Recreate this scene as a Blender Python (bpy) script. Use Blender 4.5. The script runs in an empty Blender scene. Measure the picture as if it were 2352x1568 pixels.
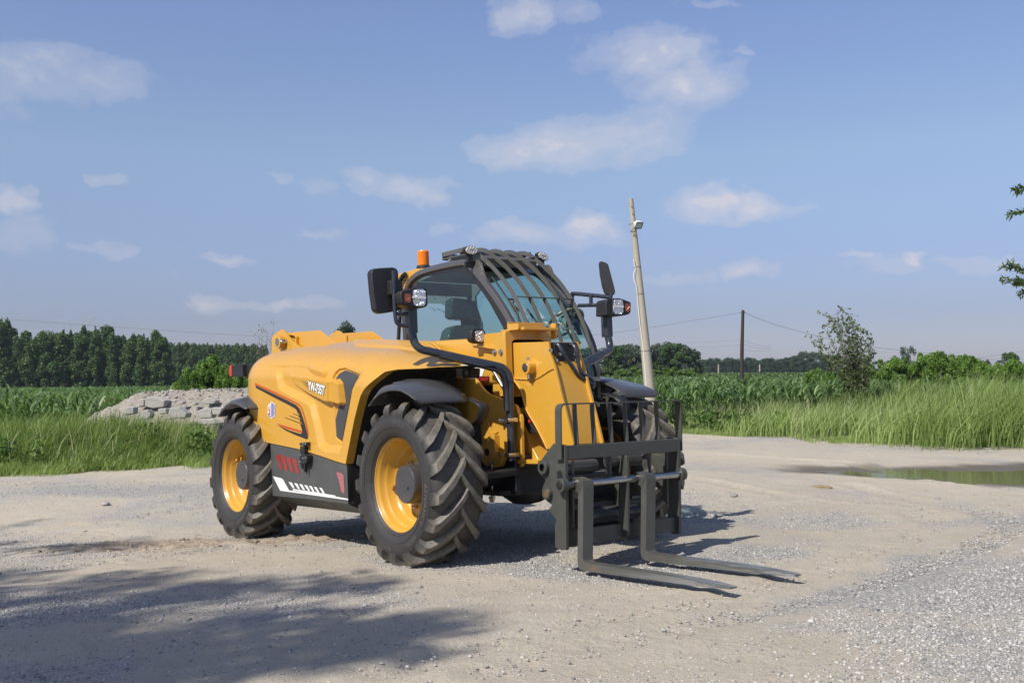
import bpy, bmesh, math, random
import numpy as np
from mathutils import Vector, Matrix
random.seed(7); RNG = np.random.default_rng(11)
S = bpy.context.scene
COL = S.collection
PI = math.pi
# ---------------------------------------------------------------- camera solved from the photograph
# machine frame: X forward, Y to its far side, Z up, origin on the ground under the front axle
F = 2427.57                                   # focal length in units of a 2352 px wide picture
CM = np.array([6.4938, -5.0277, 1.0325])      # camera in the machine frame
YAW, PITCH, ROLL = 2.49098, 0.068604, 0.037868
def axes(y, p, r):
    f = np.array([math.cos(p)*math.cos(y), math.cos(p)*math.sin(y), math.sin(p)])
    right = np.cross(f, [0, 0, 1.]); right /= np.linalg.norm(right)
    down = np.cross(f, right)
    return np.array([math.cos(r)*right+math.sin(r)*down, -math.sin(r)*right+math.cos(r)*down, f])
AM = axes(YAW, PITCH, ROLL)
EYE = np.array([0, 0, 1.47])                  # camera in the world
th, rho = math.radians(1.70), math.radians(0.5)
AW = axes(PI/2, th, rho)
RM = AW.T @ AM                                # machine -> world rotation
M = Matrix.Identity(4)
tt = EYE - RM @ CM
for i in range(3):
    for j in range(3): M[i][j] = RM[i, j]
    M[i][3] = tt[i]
def unp(q, n, d):                             # where the sight line q meets the plane n.X = d of the machine
    r = np.array([(q[0]-1176)/F, (q[1]-784)/F, 1.]) @ AM
    n = np.array(n, float)
    return CM + (d - n@CM)/(n@r)*r
def un(q, ax, val):
    n = [0, 0, 0]; n[ax] = 1
    return unp(q, n, val)
def pxy(X):
    c = AM @ (np.array(X)-CM); return (1176+F*c[0]/c[2], 784+F*c[1]/c[2])
def view(x0, y0, s):
    k = 0.57422
    return lambda x, y: ((x0+x/s)*k, (y0+y/s)*k)
Z1 = view(840, 1300, 1.743); Z2 = view(1400, 1300, 1.5686); Z3 = view(1440, 960, 2.1382); Z4 = view(1800, 1300, 1.96)
Z5 = view(2100, 1500, 1.6504); Z6 = view(0, 1200, 1.742); Z7 = view(2400, 1100, 1.3868); Z9 = view(1000, 1450, 3.92)
Z10 = view(1040, 1700, 4.127); B1 = view(1440, 980, 3.733); B2 = view(1740, 960, 3.36); B3 = view(2100, 1560, 2.306)
B4 = view(2250, 1030, 3.336); B5 = view(1780, 1300, 3.36); C1 = view(1060, 1290, 3.36); C2 = view(1850, 1480, 2.6125)
C3 = view(2350, 750, 6.273); C4 = view(3100, 1200, 3.137)
BIG = lambda x, y: (x, y)
def tr(V, pts, ax, val):                      # a traced outline put on the plane of the real surface
    return [tuple(un(V(*p), ax, val)) for p in pts]
def wray(q):
    return np.array([(q[0]-1176)/F, (q[1]-784)/F, 1.]) @ AW
def wz(q, z=0.):                              # on the level z of the world
    r = wray(q); return EYE + (z-EYE[2])/r[2]*r
def wd(q, D):                                 # at a distance D straight ahead
    r = wray(q); return EYE + D/r[1]*r
def m2w(X): return RM @ np.array(X) + tt
# ---------------------------------------------------------------- ground height
PN = RM @ np.array([0, 0, 1.]); PD = PN @ tt
def smooth(a, b, x):
    t = np.clip((x-a)/(b-a), 0, 1); return t*t*(3-2*t)
def vnoise(x, y, seed=0):                     # value noise on arrays
    x = np.asarray(x, float); y = np.asarray(y, float)
    xi = np.floor(x).astype(np.int64); yi = np.floor(y).astype(np.int64)
    fx = x-xi; fy = y-yi; fx = fx*fx*(3-2*fx); fy = fy*fy*(3-2*fy)
    def h(a, b):
        n = (a*374761393 + b*668265263 + seed*974634777) & 0x7fffffff
        n = ((n ^ (n >> 13))*1274126177) & 0x7fffffff
        return ((n ^ (n >> 16)) & 0xffff)/65535.
    return (h(xi, yi)*(1-fx)+h(xi+1, yi)*fx)*(1-fy)+(h(xi, yi+1)*(1-fx)+h(xi+1, yi+1)*fx)*fy
def fbm(x, y, seed=0, o=4):
    s = 0; a = .5
    for k in range(o):
        s = s + a*vnoise(x*2**k, y*2**k, seed+k); a *= .5
    return s
PUD = [wz(Z7(*p), 0.) for p in ((950,1072),(1060,1052),(1300,1048),(1700,1050),(2000,1040),(2352,1036),(2700,1040),(2900,1120),(2700,1190),(2352,1178),(2100,1160),(1800,1130),(1500,1118),(1200,1100),(1020,1086))]
WAT = [wz(Z7(*p), 0.) for p in ((1260,1078),(1500,1082),(1900,1078),(2352,1080),(2640,1090),(2700,1125),(2352,1148),(2100,1146),(1900,1134),(1700,1118),(1450,1100),(1300,1088))]
def polyd(px, py, poly):                      # signed distance, negative inside
    px = np.asarray(px, float); py = np.asarray(py, float)
    d = np.full(px.shape, 1e18); s = np.ones(px.shape)
    n = len(poly)
    for i in range(n):
        ax, ay = poly[i][0], poly[i][1]; bx, by = poly[i-1][0], poly[i-1][1]
        ex, ey = bx-ax, by-ay; wx, wy = px-ax, py-ay
        t = np.clip((wx*ex+wy*ey)/(ex*ex+ey*ey+1e-18), 0, 1)
        dx, dy = wx-ex*t, wy-ey*t
        d = np.minimum(d, dx*dx+dy*dy)
        c1 = py >= ay; c2 = py < by; c3 = ex*wy > ey*wx
        s = np.where((c1 & c2 & c3) | (~c1 & ~c2 & ~c3), -s, s)
    return s*np.sqrt(d)
def gz0(x, y):                                # smooth terrain
    x = np.asarray(x, float); y = np.asarray(y, float)
    xc = np.clip(x, -7, 6); yc = np.clip(y, -2, 16)
    pl = (PD-PN[0]*xc-PN[1]*yc)/PN[2]
    t = smooth(10.2, 14.0, y+.25*np.abs(x-.5)*(x > 3))
    base = pl*(1-t)
    fall = -.0077*np.clip(y-22, 0, 400)*(1-smooth(-.06, .06, x/np.maximum(y, 5)))
    return base+fall
def gz(x, y):
    z = gz0(x, y)
    near = 1-smooth(18, 30, np.asarray(y, float))
    # keep the patch under the machine true, roughen the rest
    z = z + near*((fbm(x*1.3, y*1.3, 3)-.47)*.035+(fbm(x*6, y*6, 9, 3)-.44)*.014)
    fx_, fy_ = m2w((1.9, -.1, 0))[:2]; fd = np.hypot(np.asarray(x)-fx_, np.asarray(y)-fy_); z = z - .030*(1-smooth(.75, 1.5, fd))   # the gravel lies a little lower under the forks
    rut = smooth(.6, .95, fbm(x*.9+3, y*2.2, 21))
    z = z - near*rut*.02
    pd = polyd(x, y, PUD); wdist = polyd(x, y, WAT)
    z = z - .03*(1-smooth(-.5, .25, pd)) - .03*(1-smooth(-.35, .3, wdist+(fbm(x*3, y*3, 5)-.5)*.5))
    return z
# ---------------------------------------------------------------- mesh helpers
class MB:
    def __init__(s): s.v = []; s.f = []; s.m = []; s.mi = 0; s.cuts = []
    def add(s, vs, fs):
        o = len(s.v); s.cuts.append((o, len(s.f))); s.v += [tuple(float(c) for c in v) for v in vs]
        s.f += [tuple(i+o for i in f) for f in fs]; s.m += [s.mi]*len(fs); return s
    def box(s, c, d, R=None):
        hx, hy, hz = d[0]/2, d[1]/2, d[2]/2
        vs = [Vector((x*hx, y*hy, z*hz)) for x in (-1, 1) for y in (-1, 1) for z in (-1, 1)]
        if R is not None: vs = [R @ v for v in vs]
        c = Vector(c); return s.add([v+c for v in vs], [(0,1,3,2),(4,6,7,5),(0,4,5,1),(2,3,7,6),(0,2,6,4),(1,5,7,3)])
    def prism(s, pts, vec):
        n = len(pts); vec = np.array(vec, float); p = [np.array(q, float) for q in pts]
        nn = sum(np.cross(p[i-1]-p[0], p[i]-p[0]) for i in range(1, n))
        if nn @ vec > 0: p = p[::-1]
        return s.add(p+[q+vec for q in p], [tuple(range(n)), tuple(range(2*n-1, n-1, -1))]+[(i, (i-1) % n, (i-1) % n+n, i+n) for i in range(n)])
    def ring(s, outer, inner, vec):            # a plate with one hole, equal point counts
        n = len(outer); vec = np.array(vec, float)
        a = [np.array(q, float) for q in outer]; b = [np.array(q, float) for q in inner]
        vs = a+b+[q+vec for q in a]+[q+vec for q in b]; fs = []
        for i in range(n):
            j = (i+1) % n
            fs += [(i, j, j+n, i+n), (i+2*n, i+3*n, j+3*n, j+2*n), (i, i+2*n, j+2*n, j), (i+n, j+n, j+3*n, i+3*n)]
        return s.add(vs, fs)
    def tube(s, path, r, n=10, caps=True):
        P = [Vector([float(c) for c in q]) for q in path]; rs = r if hasattr(r, '__len__') else [r]*len(P)
        T = [(P[min(i+1, len(P)-1)]-P[max(i-1, 0)]).normalized() for i in range(len(P))]
        u = T[0].orthogonal().normalized(); vs = []; fs = []
        for i, q in enumerate(P):
            u = (u-T[i]*u.dot(T[i])).normalized(); w = T[i].cross(u)
            for k in range(n):
                a = 2*PI*k/n; vs.append(q+(u*math.cos(a)+w*math.sin(a))*rs[i])
        for i in range(len(P)-1):
            for k in range(n): fs.append((i*n+k, i*n+(k+1) % n, (i+1)*n+(k+1) % n, (i+1)*n+k))
        if caps: fs += [tuple(range(n-1, -1, -1)), tuple((len(P)-1)*n+k for k in range(n))]
        return s.add(vs, fs)
    def cyl(s, a, b, r, n=24, r2=None): return s.tube([a, b], [r, r if r2 is None else r2], n)
    def lathe(s, prof, o, ax, n=64, closed=False):
        ax = Vector(ax).normalized(); u = ax.orthogonal().normalized(); w = ax.cross(u); o = Vector([float(c) for c in o])
        m = len(prof); vs = []; fs = []
        for k in range(n):
            a = 2*PI*k/n; d = u*math.cos(a)+w*math.sin(a)
            vs += [o+d*r+ax*h for r, h in prof]
        for k in range(n):
            k2 = (k+1) % n
            for i in range(m if closed else m-1):
                j = (i+1) % m; fs.append((k*m+i, k2*m+i, k2*m+j, k*m+j))
        return s.add(vs, fs)
    def ball(s, c, r, n=12, sc=(1, 1, 1)):
        vs = []; fs = []; m = n//2
        for i in range(m+1):
            a = PI*i/m
            for k in range(n):
                b = 2*PI*k/n; vs.append((c[0]+r*sc[0]*math.sin(a)*math.cos(b), c[1]+r*sc[1]*math.sin(a)*math.sin(b), c[2]+r*sc[2]*math.cos(a)))
        for i in range(m):
            for k in range(n): fs.append((i*n+k, (i+1)*n+k, (i+1)*n+(k+1) % n, i*n+(k+1) % n))
        return s.add(vs, fs)
    def strip(s, A, B):
        n = len(A); return s.add(list(A)+list(B), [(i, i+1, n+i+1, n+i) for i in range(n-1)])
    def build(s, name, mat, parent=None, bevel=0, ang=35, weld=False, label=None, kind=None, per=0):
        if per:                                # every `per` shapes become a mesh of their own
            cs = s.cuts[::per]+[(len(s.v), len(s.f))]; first = None
            for (v0, f0), (v1, f1) in zip(cs, cs[1:]):
                q = MB(); q.v = s.v[v0:v1]; q.f = [tuple(i-v0 for i in f) for f in s.f[f0:f1]]; q.m = [0]*len(q.f); o = q.build(name, mat, parent, bevel, ang, weld, label, kind); first = first or o
            return first
        me = bpy.data.meshes.new(name); me.from_pydata(s.v, [], s.f)
        for m in (mat if isinstance(mat, (list, tuple)) else [mat]): me.materials.append(m)
        if any(s.m): me.polygons.foreach_set('material_index', s.m)
        if weld or bevel:
            b = bmesh.new(); b.from_mesh(me); bmesh.ops.remove_doubles(b, verts=b.verts, dist=1e-5); bmesh.ops.recalc_face_normals(b, faces=b.faces); b.to_mesh(me); b.free()
        if ang:
            me.polygons.foreach_set('use_smooth', [True]*len(me.polygons)); me.set_sharp_from_angle(angle=math.radians(ang))
        o = bpy.data.objects.new(name, me); COL.objects.link(o)
        if parent: o.parent = parent
        if bevel:
            md = o.modifiers.new('Bevel', 'BEVEL'); md.width = bevel; md.segments = 2; md.limit_method = 'ANGLE'; md.angle_limit = math.radians(30); md.harden_normals = True
        if label: o['label'] = label
        if kind: o['kind'] = kind
        return o
def tag(o, label, cat, group=None, kind=None):
    if label: o['label'] = label
    if cat: o['category'] = cat
    if group: o['group'] = group
    if kind: o['kind'] = kind
    return o
def empty(name, parent=None, loc=(0, 0, 0)):
    o = bpy.data.objects.new(name, None); COL.objects.link(o); o.location = loc; o.empty_display_size = .2
    if parent: o.parent = parent
    return o
def fillet(path, rad, n=6):
    P = [Vector([float(c) for c in q]) for q in path]; out = [P[0]]
    for i in range(1, len(P)-1):
        a = P[i-1]-P[i]; b = P[i+1]-P[i]; r = min(rad, a.length*.49, b.length*.49)
        p0 = P[i]+a.normalized()*r; p2 = P[i]+b.normalized()*r
        for k in range(n+1):
            t = k/n; out.append(p0*(1-t)**2+P[i]*2*t*(1-t)+p2*t*t)
    return out+[P[-1]]
def spline(pts, n=8):                          # Catmull-Rom through points
    P = [np.array(p, float) for p in pts]; P = [2*P[0]-P[1]]+P+[2*P[-1]-P[-2]]; out = []
    for i in range(1, len(P)-2):
        for k in range(n):
            t = k/n; a, b, c, d = P[i-1:i+3]
            out.append(.5*((2*b)+(-a+c)*t+(2*a-5*b+4*c-d)*t*t+(-a+3*b-3*c+d)*t**3))
    return out+[P[-2]]
def quads(name, V, Q, mat, parent=None, smooth=False, attr=None, kind=None):
    me = bpy.data.meshes.new(name); V = np.ascontiguousarray(V, dtype=np.float32); Q = np.ascontiguousarray(Q, dtype=np.int32)
    me.vertices.add(len(V)); me.vertices.foreach_set('co', V.ravel())
    k = Q.shape[1]
    me.loops.add(Q.size); me.loops.foreach_set('vertex_index', Q.ravel())
    me.polygons.add(len(Q)); me.polygons.foreach_set('loop_start', np.arange(0, Q.size, k, dtype=np.int32))
    if attr is not None:
        a = me.attributes.new('tint', 'FLOAT', 'POINT'); a.data.foreach_set('value', np.ascontiguousarray(attr, dtype=np.float32))
    me.update(calc_edges=True); me.materials.append(mat)
    if smooth: me.polygons.foreach_set('use_smooth', [True]*len(Q))
    o = bpy.data.objects.new(name, me); COL.objects.link(o)
    if parent: o.parent = parent
    if kind: o['kind'] = kind
    return o
# ---------------------------------------------------------------- materials
def newmat(name):
    m = bpy.data.materials.new(name); m.use_nodes = True; nt = m.node_tree
    return m, nt, nt.nodes['Principled BSDF'], nt.nodes['Material Output']
def N(nt, t, **kw):
    n = nt.nodes.new(t)
    for k, v in kw.items():
        if k in ('operation', 'blend_type', 'data_type', 'noise_dimensions', 'feature', 'attribute_name', 'wave_type', 'bands_direction', 'interpolation_type', 'clamp', 'noise_type', 'distance'): setattr(n, k, v)
        else: n.inputs[k.replace('_', ' ')].default_value = v
    return n
def coords(nt, scale=(1, 1, 1), kind='Object'):
    tc = nt.nodes.new('ShaderNodeTexCoord'); mp = nt.nodes.new('ShaderNodeMapping'); mp.inputs['Scale'].default_value = scale
    nt.links.new(tc.outputs[kind], mp.inputs['Vector']); return mp.outputs['Vector']
def ramp(nt, src, stops, interp='LINEAR'):
    r = nt.nodes.new('ShaderNodeValToRGB'); r.color_ramp.interpolation = interp
    e = r.color_ramp.elements
    while len(e) < len(stops): e.new(.5)
    for i, (p, c) in enumerate(stops):
        e[i].position = p; e[i].color = (c, c, c, 1) if isinstance(c, (int, float)) else tuple(c)+(1,)
    nt.links.new(src, r.inputs['Fac']); return r.outputs['Color']
def mixc(nt, fac, a, b, mode='MIX'):
    m = nt.nodes.new('ShaderNodeMix'); m.data_type = 'RGBA'; m.blend_type = mode
    for s, v in ((0, fac), (6, a), (7, b)):
        if isinstance(v, bpy.types.NodeSocket): nt.links.new(v, m.inputs[s])
        else: m.inputs[s].default_value = v if s == 0 else (tuple(v)+(1,) if len(v) == 3 else v)
    return m.outputs[2]
def noise(nt, vec, scale, detail=4, rough=.55, dist=0):
    n = nt.nodes.new('ShaderNodeTexNoise'); n.inputs['Scale'].default_value = scale; n.inputs['Detail'].default_value = detail
    n.inputs['Roughness'].default_value = rough; n.inputs['Distortion'].default_value = dist
    nt.links.new(vec, n.inputs['Vector']); return n.outputs['Fac']
def bump(nt, h, dist, strength=1., base=None):
    b = nt.nodes.new('ShaderNodeBump'); b.inputs['Distance'].default_value = dist; b.inputs['Strength'].default_value = strength
    nt.links.new(h, b.inputs['Height'])
    if base is not None: nt.links.new(base, b.inputs['Normal'])
    return b.outputs['Normal']
def paint(name, col, rough=.35, var=.12, metal=0, dust=None, dustc=(.32, .27, .2), bmp=0, bscale=60, coat=0, spec=.5):
    m, nt, P, _ = newmat(name); v = coords(nt)
    n1 = noise(nt, v, 3.5, 5); c = mixc(nt, ramp(nt, n1, [(.3, 1-var), (.7, 1+var*.4)]), (0, 0, 0), col)
    hi = tuple(min(1, x*(1+var*.5)) for x in col); lo = tuple(x*(1-var) for x in col)
    c = mixc(nt, n1, lo, hi)
    if dust:
        n2 = noise(nt, v, 7, 8, .7); k = ramp(nt, n2, [(.5, 0.), (.78, dust)]); c = mixc(nt, k, c, dustc)
    nt.links.new(c, P.inputs['Base Color'])
    n3 = noise(nt, v, 9, 4); nt.links.new(ramp(nt, n3, [(.3, max(.02, rough*.8)), (.7, min(1, rough*1.25))]), P.inputs['Roughness'])
    P.inputs['Metallic'].default_value = metal; P.inputs['Specular IOR Level'].default_value = spec
    if coat: P.inputs['Coat Weight'].default_value = coat; P.inputs['Coat Roughness'].default_value = .12
    if bmp: nt.links.new(bump(nt, noise(nt, v, bscale, 3), bmp), P.inputs['Normal'])
    return m
YEL = paint('yellow_paint', (.60, .315, .036), .30, .05, dust=.14, dustc=(.6, .42, .2), bmp=.0002, bscale=9, coat=.35)
GRY = paint('dark_grey_paint', (.062, .063, .055), .40, .12, dust=.15, dustc=(.2, .19, .16), bmp=.0006, bscale=90)
SKR = paint('skirt_grey_plastic', (.072, .075, .072), .5, .15, dust=.3, dustc=(.15, .145, .13), bmp=.0005, bscale=120)
FEN = paint('fender_grey', (.06, .06, .062), .28, .03, dust=.06, dustc=(.16, .15, .14), coat=.2)
BAR = paint('guard_grey_paint', (.095, .092, .082), .3, .08, coat=.3)
CABG = paint('cab_frame_grey', (.075, .07, .068), .28, .08, coat=.4)
TUB = paint('blue_black_tube_paint', (.028, .033, .045), .3, .1, dust=.15, coat=.2)
BLK = paint('black_plastic', (.016, .016, .017), .5, .2, bmp=.0006, bscale=200)
MIR = paint('mirror_black_plastic', (.018, .018, .020), .45, .3, bmp=.002, bscale=300, dust=.1, dustc=(.08, .08, .08))
LIN = paint('black_liner', (.007, .007, .008), .75, .2, dust=.1, dustc=(.06, .055, .045))
AXL = paint('black_axle_paint', (.018, .019, .022), .45, .3, dust=.35, dustc=(.09, .08, .065))
HUB = paint('hub_grey_paint', (.055, .055, .058), .4, .1, dust=.15)
STL = paint('bare_steel', (.55, .54, .52), .28, .15, metal=1)
CHR = paint('polished_rod', (.42, .42, .41), .2, .1, metal=1)
ZNC = paint('zinc_bolt', (.62, .60, .55), .3, .2, metal=1)
RUST = paint('rusty_pin', (.16, .09, .05), .6, .5)
RED = paint('red_sticker', (.55, .035, .02), .35, .05)
WHT = paint('white_sticker', (.80, .80, .78), .4, .03)
BKS = paint('black_sticker', (.018, .018, .018), .3, .05)
BLU = paint('blue_sticker', (.045, .05, .36), .35, .05)
SEAT = paint('seat_black_vinyl', (.03, .04, .04), .25, .3, bmp=.01, bscale=18)
LINR = paint('cab_lining', (.03, .032, .036), .7, .2)
FORK = paint('fork_grey_steel', (.085, .085, .075), .38, .25, dust=.35, dustc=(.16, .16, .15), bmp=.001, bscale=60)
def fork_wear():                               # scraped tips and a rusty heel
    nt = FORK.node_tree; P = nt.nodes['Principled BSDF']; c0 = P.inputs['Base Color'].links[0].from_socket; v = coords(nt); vs_ = coords(nt, (3, 60, 60))
    sp = nt.nodes.new('ShaderNodeSeparateXYZ'); nt.links.new(coords(nt), sp.inputs[0])
    a = ramp(nt, N(nt, 'ShaderNodeMath', operation='MULTIPLY_ADD').outputs[0], [(0., 0.), (1., 1.)]); mm = nt.nodes[-2]; nt.links.new(sp.outputs[0], mm.inputs[0]); mm.inputs[1].default_value = .9; mm.inputs[2].default_value = -1.25
    m1 = N(nt, 'ShaderNodeMath', operation='MULTIPLY'); nt.links.new(ramp(nt, noise(nt, vs_, 1., 6, .7), [(.44, 0.), (.56, 1.)]), m1.inputs[0]); nt.links.new(a, m1.inputs[1])
    c = mixc(nt, m1.outputs[0], c0, (.21, .21, .20))
    z = ramp(nt, sp.outputs[0], [(.0, 0.), (1., 1.)]); h = N(nt, 'ShaderNodeMath', operation='MULTIPLY_ADD'); nt.links.new(sp.outputs[0], h.inputs[0]); h.inputs[1].default_value = -2.2; h.inputs[2].default_value = 3.6
    hz_ = N(nt, 'ShaderNodeMath', operation='MULTIPLY_ADD'); nt.links.new(sp.outputs[2], hz_.inputs[0]); hz_.inputs[1].default_value = -9; hz_.inputs[2].default_value = 1.2
    m2 = N(nt, 'ShaderNodeMath', operation='MULTIPLY'); nt.links.new(ramp(nt, h.outputs[0], [(0, 0.), (1, 1.)]), m2.inputs[0]); nt.links.new(ramp(nt, hz_.outputs[0], [(0, 0.), (1, 1.)]), m2.inputs[1])
    m3 = N(nt, 'ShaderNodeMath', operation='MULTIPLY'); nt.links.new(m2.outputs[0], m3.inputs[0]); nt.links.new(ramp(nt, noise(nt, v, 26, 6, .7), [(.54, 0.), (.64, .8)]), m3.inputs[1])
    nt.links.new(mixc(nt, m3.outputs[0], c, (.22, .09, .03)), P.inputs['Base Color'])
fork_wear()
ld = RM @ np.array([-.20, 1.0, -1.02]); ld /= np.linalg.norm(ld)      # the way the sunlight travels
# ================================================================ the machine
TH = empty('telehandler'); TH.matrix_world = M
tag(TH, 'yellow telescopic handler with dark grey cab guard and pallet forks resting on the gravel', 'telehandler')
Wd = 1.14; RZ = .565; LB = 2.897
def tyre_mat():
    m, nt, P, _ = newmat('tyre_rubber'); v = coords(nt)
    at = N(nt, 'ShaderNodeAttribute', attribute_name='tint')
    n1 = noise(nt, v, 16, 8, .75); n2 = noise(nt, v, 60, 6, .7); n3 = noise(nt, v, 4, 4)
    base = mixc(nt, n3, (.020, .019, .018), (.040, .037, .034))
    k = ramp(nt, n1, [(.25, .15), (.56, 1.)])
    mul = N(nt, 'ShaderNodeMath', operation='MULTIPLY'); nt.links.new(k, mul.inputs[0]); nt.links.new(at.outputs['Fac'], mul.inputs[1])
    c = mixc(nt, mul.outputs[0], base, mixc(nt, n2, (.10, .088, .068), (.27, .24, .19)))
    nt.links.new(c, P.inputs['Base Color']); nt.links.new(ramp(nt, n1, [(.3, .38), (.7, .7)]), P.inputs['Roughness'])
    nt.links.new(bump(nt, n2, .003, 1., bump(nt, n1, .004)), P.inputs['Normal']); return m
TYR = tyre_mat()
LET = paint('tyre_lettering', (.095, .092, .088), .5, .1)
def text_mesh(s, bold=0.):
    cu = bpy.data.curves.new('t', 'FONT'); cu.body = s; cu.size = 1; cu.align_x = 'CENTER'; cu.align_y = 'CENTER'; cu.offset = bold; cu.resolution_u = 3
    o = bpy.data.objects.new('t', cu); COL.objects.link(o); bpy.context.view_layer.update()
    dg = bpy.context.evaluated_depsgraph_get(); me = bpy.data.meshes.new_from_object(o.evaluated_get(dg))
    b = bmesh.new(); b.from_mesh(me); bmesh.ops.triangulate(b, faces=b.faces)
    vs = [tuple(v.co) for v in b.verts]; fs = [tuple(v.index for v in f.verts) for f in b.faces]; b.free()
    bpy.data.objects.remove(o); bpy.data.curves.remove(cu); bpy.data.meshes.remove(me); return vs, fs
def ring_text(mb, s, rad, size, a0, y, squeeze=.8, flip=False):
    vs, fs = text_mesh(s, .01)
    out = []
    for x, h, _ in vs:
        sg = -1 if flip else 1
        a = a0 + sg*(-x*size*squeeze/rad); r = rad+sg*h*size
        out.append((r*math.cos(a), y(r), r*math.sin(a)))
    mb.add(out, [f if not flip else f for f in fs])
# carcass profile, outer side is -y ; wheel frame origin in the rim's outer face
HALF = [(.327, .004), (.338, -.012), (.360, -.030), (.392, -.044), (.43, -.052), (.468, -.050), (.50, -.038), (.522, -.016), (.533, .012), (.540, .06), (.545, .12), (.547, .17)]
TY = .17
prof = HALF + [(r, 2*TY-y) for r, y in HALF[-2::-1]]
def sidey(r): return np.interp(r, [p[0] for p in HALF[:7]], [p[1] for p in HALF[:7]])
def make_wheel(name):
    w = empty(name, TH)
    mb = MB(); mb.lathe(prof, (0, 0, 0), (0, 1, 0), 96)
    nb = len(mb.v)
    NL = 17
    for side in (-1, 1):
        for k in range(NL):
            ph0 = 2*PI*(k+(.5 if side > 0 else 0))/NL + random.uniform(-.01, .01)
            rows = []
            for s in np.linspace(0, 1, 11):
                if s < .74:
                    q = s/.74; y = TY+side*(-.022+q*.212); rt = .588-.012*q*q; rb = .530-.004*q
                    ang = .43*q**.85; w2 = .025+.009*q
                else:
                    q = (s-.74)/.26; y = TY+side*(.190+.034*math.sin(q*PI/2)); rt = .576-.062*q**1.3; rb = .53-.06*q
                    ang = .43+.03*q; w2 = .034+.004*q
                rows.append((y, rt, rb, ph0-ang, w2))
            vs = []
            for (y, rt, rb, a, w2) in rows:
                yt = y; yb = y-side*.012 if y*side > (TY+.19*side)*side else y
                for r_, ww, yy in ((rb, w2*1.22, yb), (rt-.006, w2*1.03, yt), (rt, w2*.92, yt-side*.002), (rt, -w2*.92, yt-side*.002), (rt-.006, -w2*1.03, yt), (rb, -w2*1.22, yb)):
                    aa = a+ww/r_; vs.append((r_*math.cos(aa), yy, r_*math.sin(aa)))
            n = len(rows); fs = []
            for i in range(n-1):
                for j in range(5): fs.append((i*6+j, i*6+j+1, (i+1)*6+j+1, (i+1)*6+j))
            fs += [(0, 5, 4, 3, 2, 1), tuple((n-1)*6+j for j in range(6))]
            mb.add(vs, fs)
    # moulded rings on the sidewall
    for rr in (.352, .405, .487):
        mb.lathe([(rr-.003, sidey(rr)+.002), (rr-.001, sidey(rr)-.003), (rr+.001, sidey(rr)-.003), (rr+.003, sidey(rr)+.002)], (0, 0, 0), (0, 1, 0), 96)
    t = mb.build('tyre', TYR, w, ang=30, weld=True)
    co = np.array([v.co for v in t.data.vertices]); r = np.hypot(co[:, 0], co[:, 2])
    a = t.data.attributes.new('tint', 'FLOAT', 'POINT'); a.data.foreach_set('value', np.clip((r-.50)/.07, .04, 1).astype(np.float32)*np.where(r > .565, 1., .62).astype(np.float32))
    lt = MB(); yy = lambda r: float(sidey(r))-.0035
    for a0 in (math.radians(-12), math.radians(168)): ring_text(lt, 'ADVANCE', .44, .055, a0, yy, 1.15)
    for a0 in (math.radians(126), math.radians(-54)): ring_text(lt, 'RADIAL', .445, .045, a0, yy, .95)
    for a0 in (math.radians(-100), math.radians(80)): ring_text(lt, '400/70R24', .447, .042, a0, yy, .85)
    lt.build('tyre_lettering', LET, t, ang=0, per=1)
    rm = MB()
    rm.lathe([(.318, .33), (.335, .34), (.338, .352), (.330, .352)][::-1]+[(.318, .33), (.305, .25), (.300, .20), (.30, .12), (.312, .05), (.322, .03), (.329, .012), (.3385, .010), (.3385, -.001), (.3345, -.005), (.329, -.002), (.326, .010),
              (.316, .018), (.309, .034), (.306, .060), (.297, .070), (.290, .082), (.287, .105), (.281, .112), (.278, .128), (.270, .134), (.262, .140), (.258, .165), (.252, .172), (.247, .190), (.236, .200), (.16, .205), (.10, .205)], (0, 0, 0), (0, 1, 0), 96)
    rmo = rm.build('rim', YEL, w, ang=50)
    hb = MB(); hb.lathe([(.150, .21), (.150, .16), (.140, .15), (.138, .075), (.134, .055), (.130, .050), (.0, .050)], (0, 0, 0), (0, 1, 0), 56)
    hb.lathe([(.1415, .13), (.1415, .122)], (0, 0, 0), (0, 1, 0), 56)
    hb.cyl((.045, .052, -.02), (.045, .040, -.02), .009, 10)
    hb.build('hub_cap', HUB, w, ang=30)
    nt_ = MB()
    for k in range(10):
        a = 2*PI*k/10+.5; x, z = .195*math.cos(a), .195*math.sin(a)
        nt_.cyl((x, .206, z), (x, .176, z), .017, 6); nt_.cyl((x, .18, z), (x, .158, z), .009, 10)
    nt_.build('wheel_nut', ZNC, w, ang=30, per=2)
    vl = MB(); vl.tube([(-.275, .13, -.045), (-.262, .10, -.045), (-.235, .085, -.045)], .012, 8)
    vl.tube(fillet([(-.285, .15, .0), (-.235, .13, .0), (-.23, .13, -.075), (-.285, .15, -.08)], .02), .008, 8)
    vl.build('valve_guard', YEL, w, ang=50)
    return w
W0 = make_wheel('wheel')
def copy_tree(o, parent):
    c = o.copy(); COL.objects.link(c); c.parent = parent
    for ch in list(o.children): copy_tree(ch, c)
    return c
W0.location = (0, -Wd, RZ); W0.rotation_euler = (0, math.radians(4), 0)
for (x, y, sy, ry) in ((-LB, -Wd, 1, 40), (0, Wd, -1, 11), (-LB, Wd, -1, 64)):
    w = copy_tree(W0, TH); w.location = (x, y, RZ); w.scale = (1, sy, 1); w.rotation_euler = (0, math.radians(ry), 0)
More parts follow.
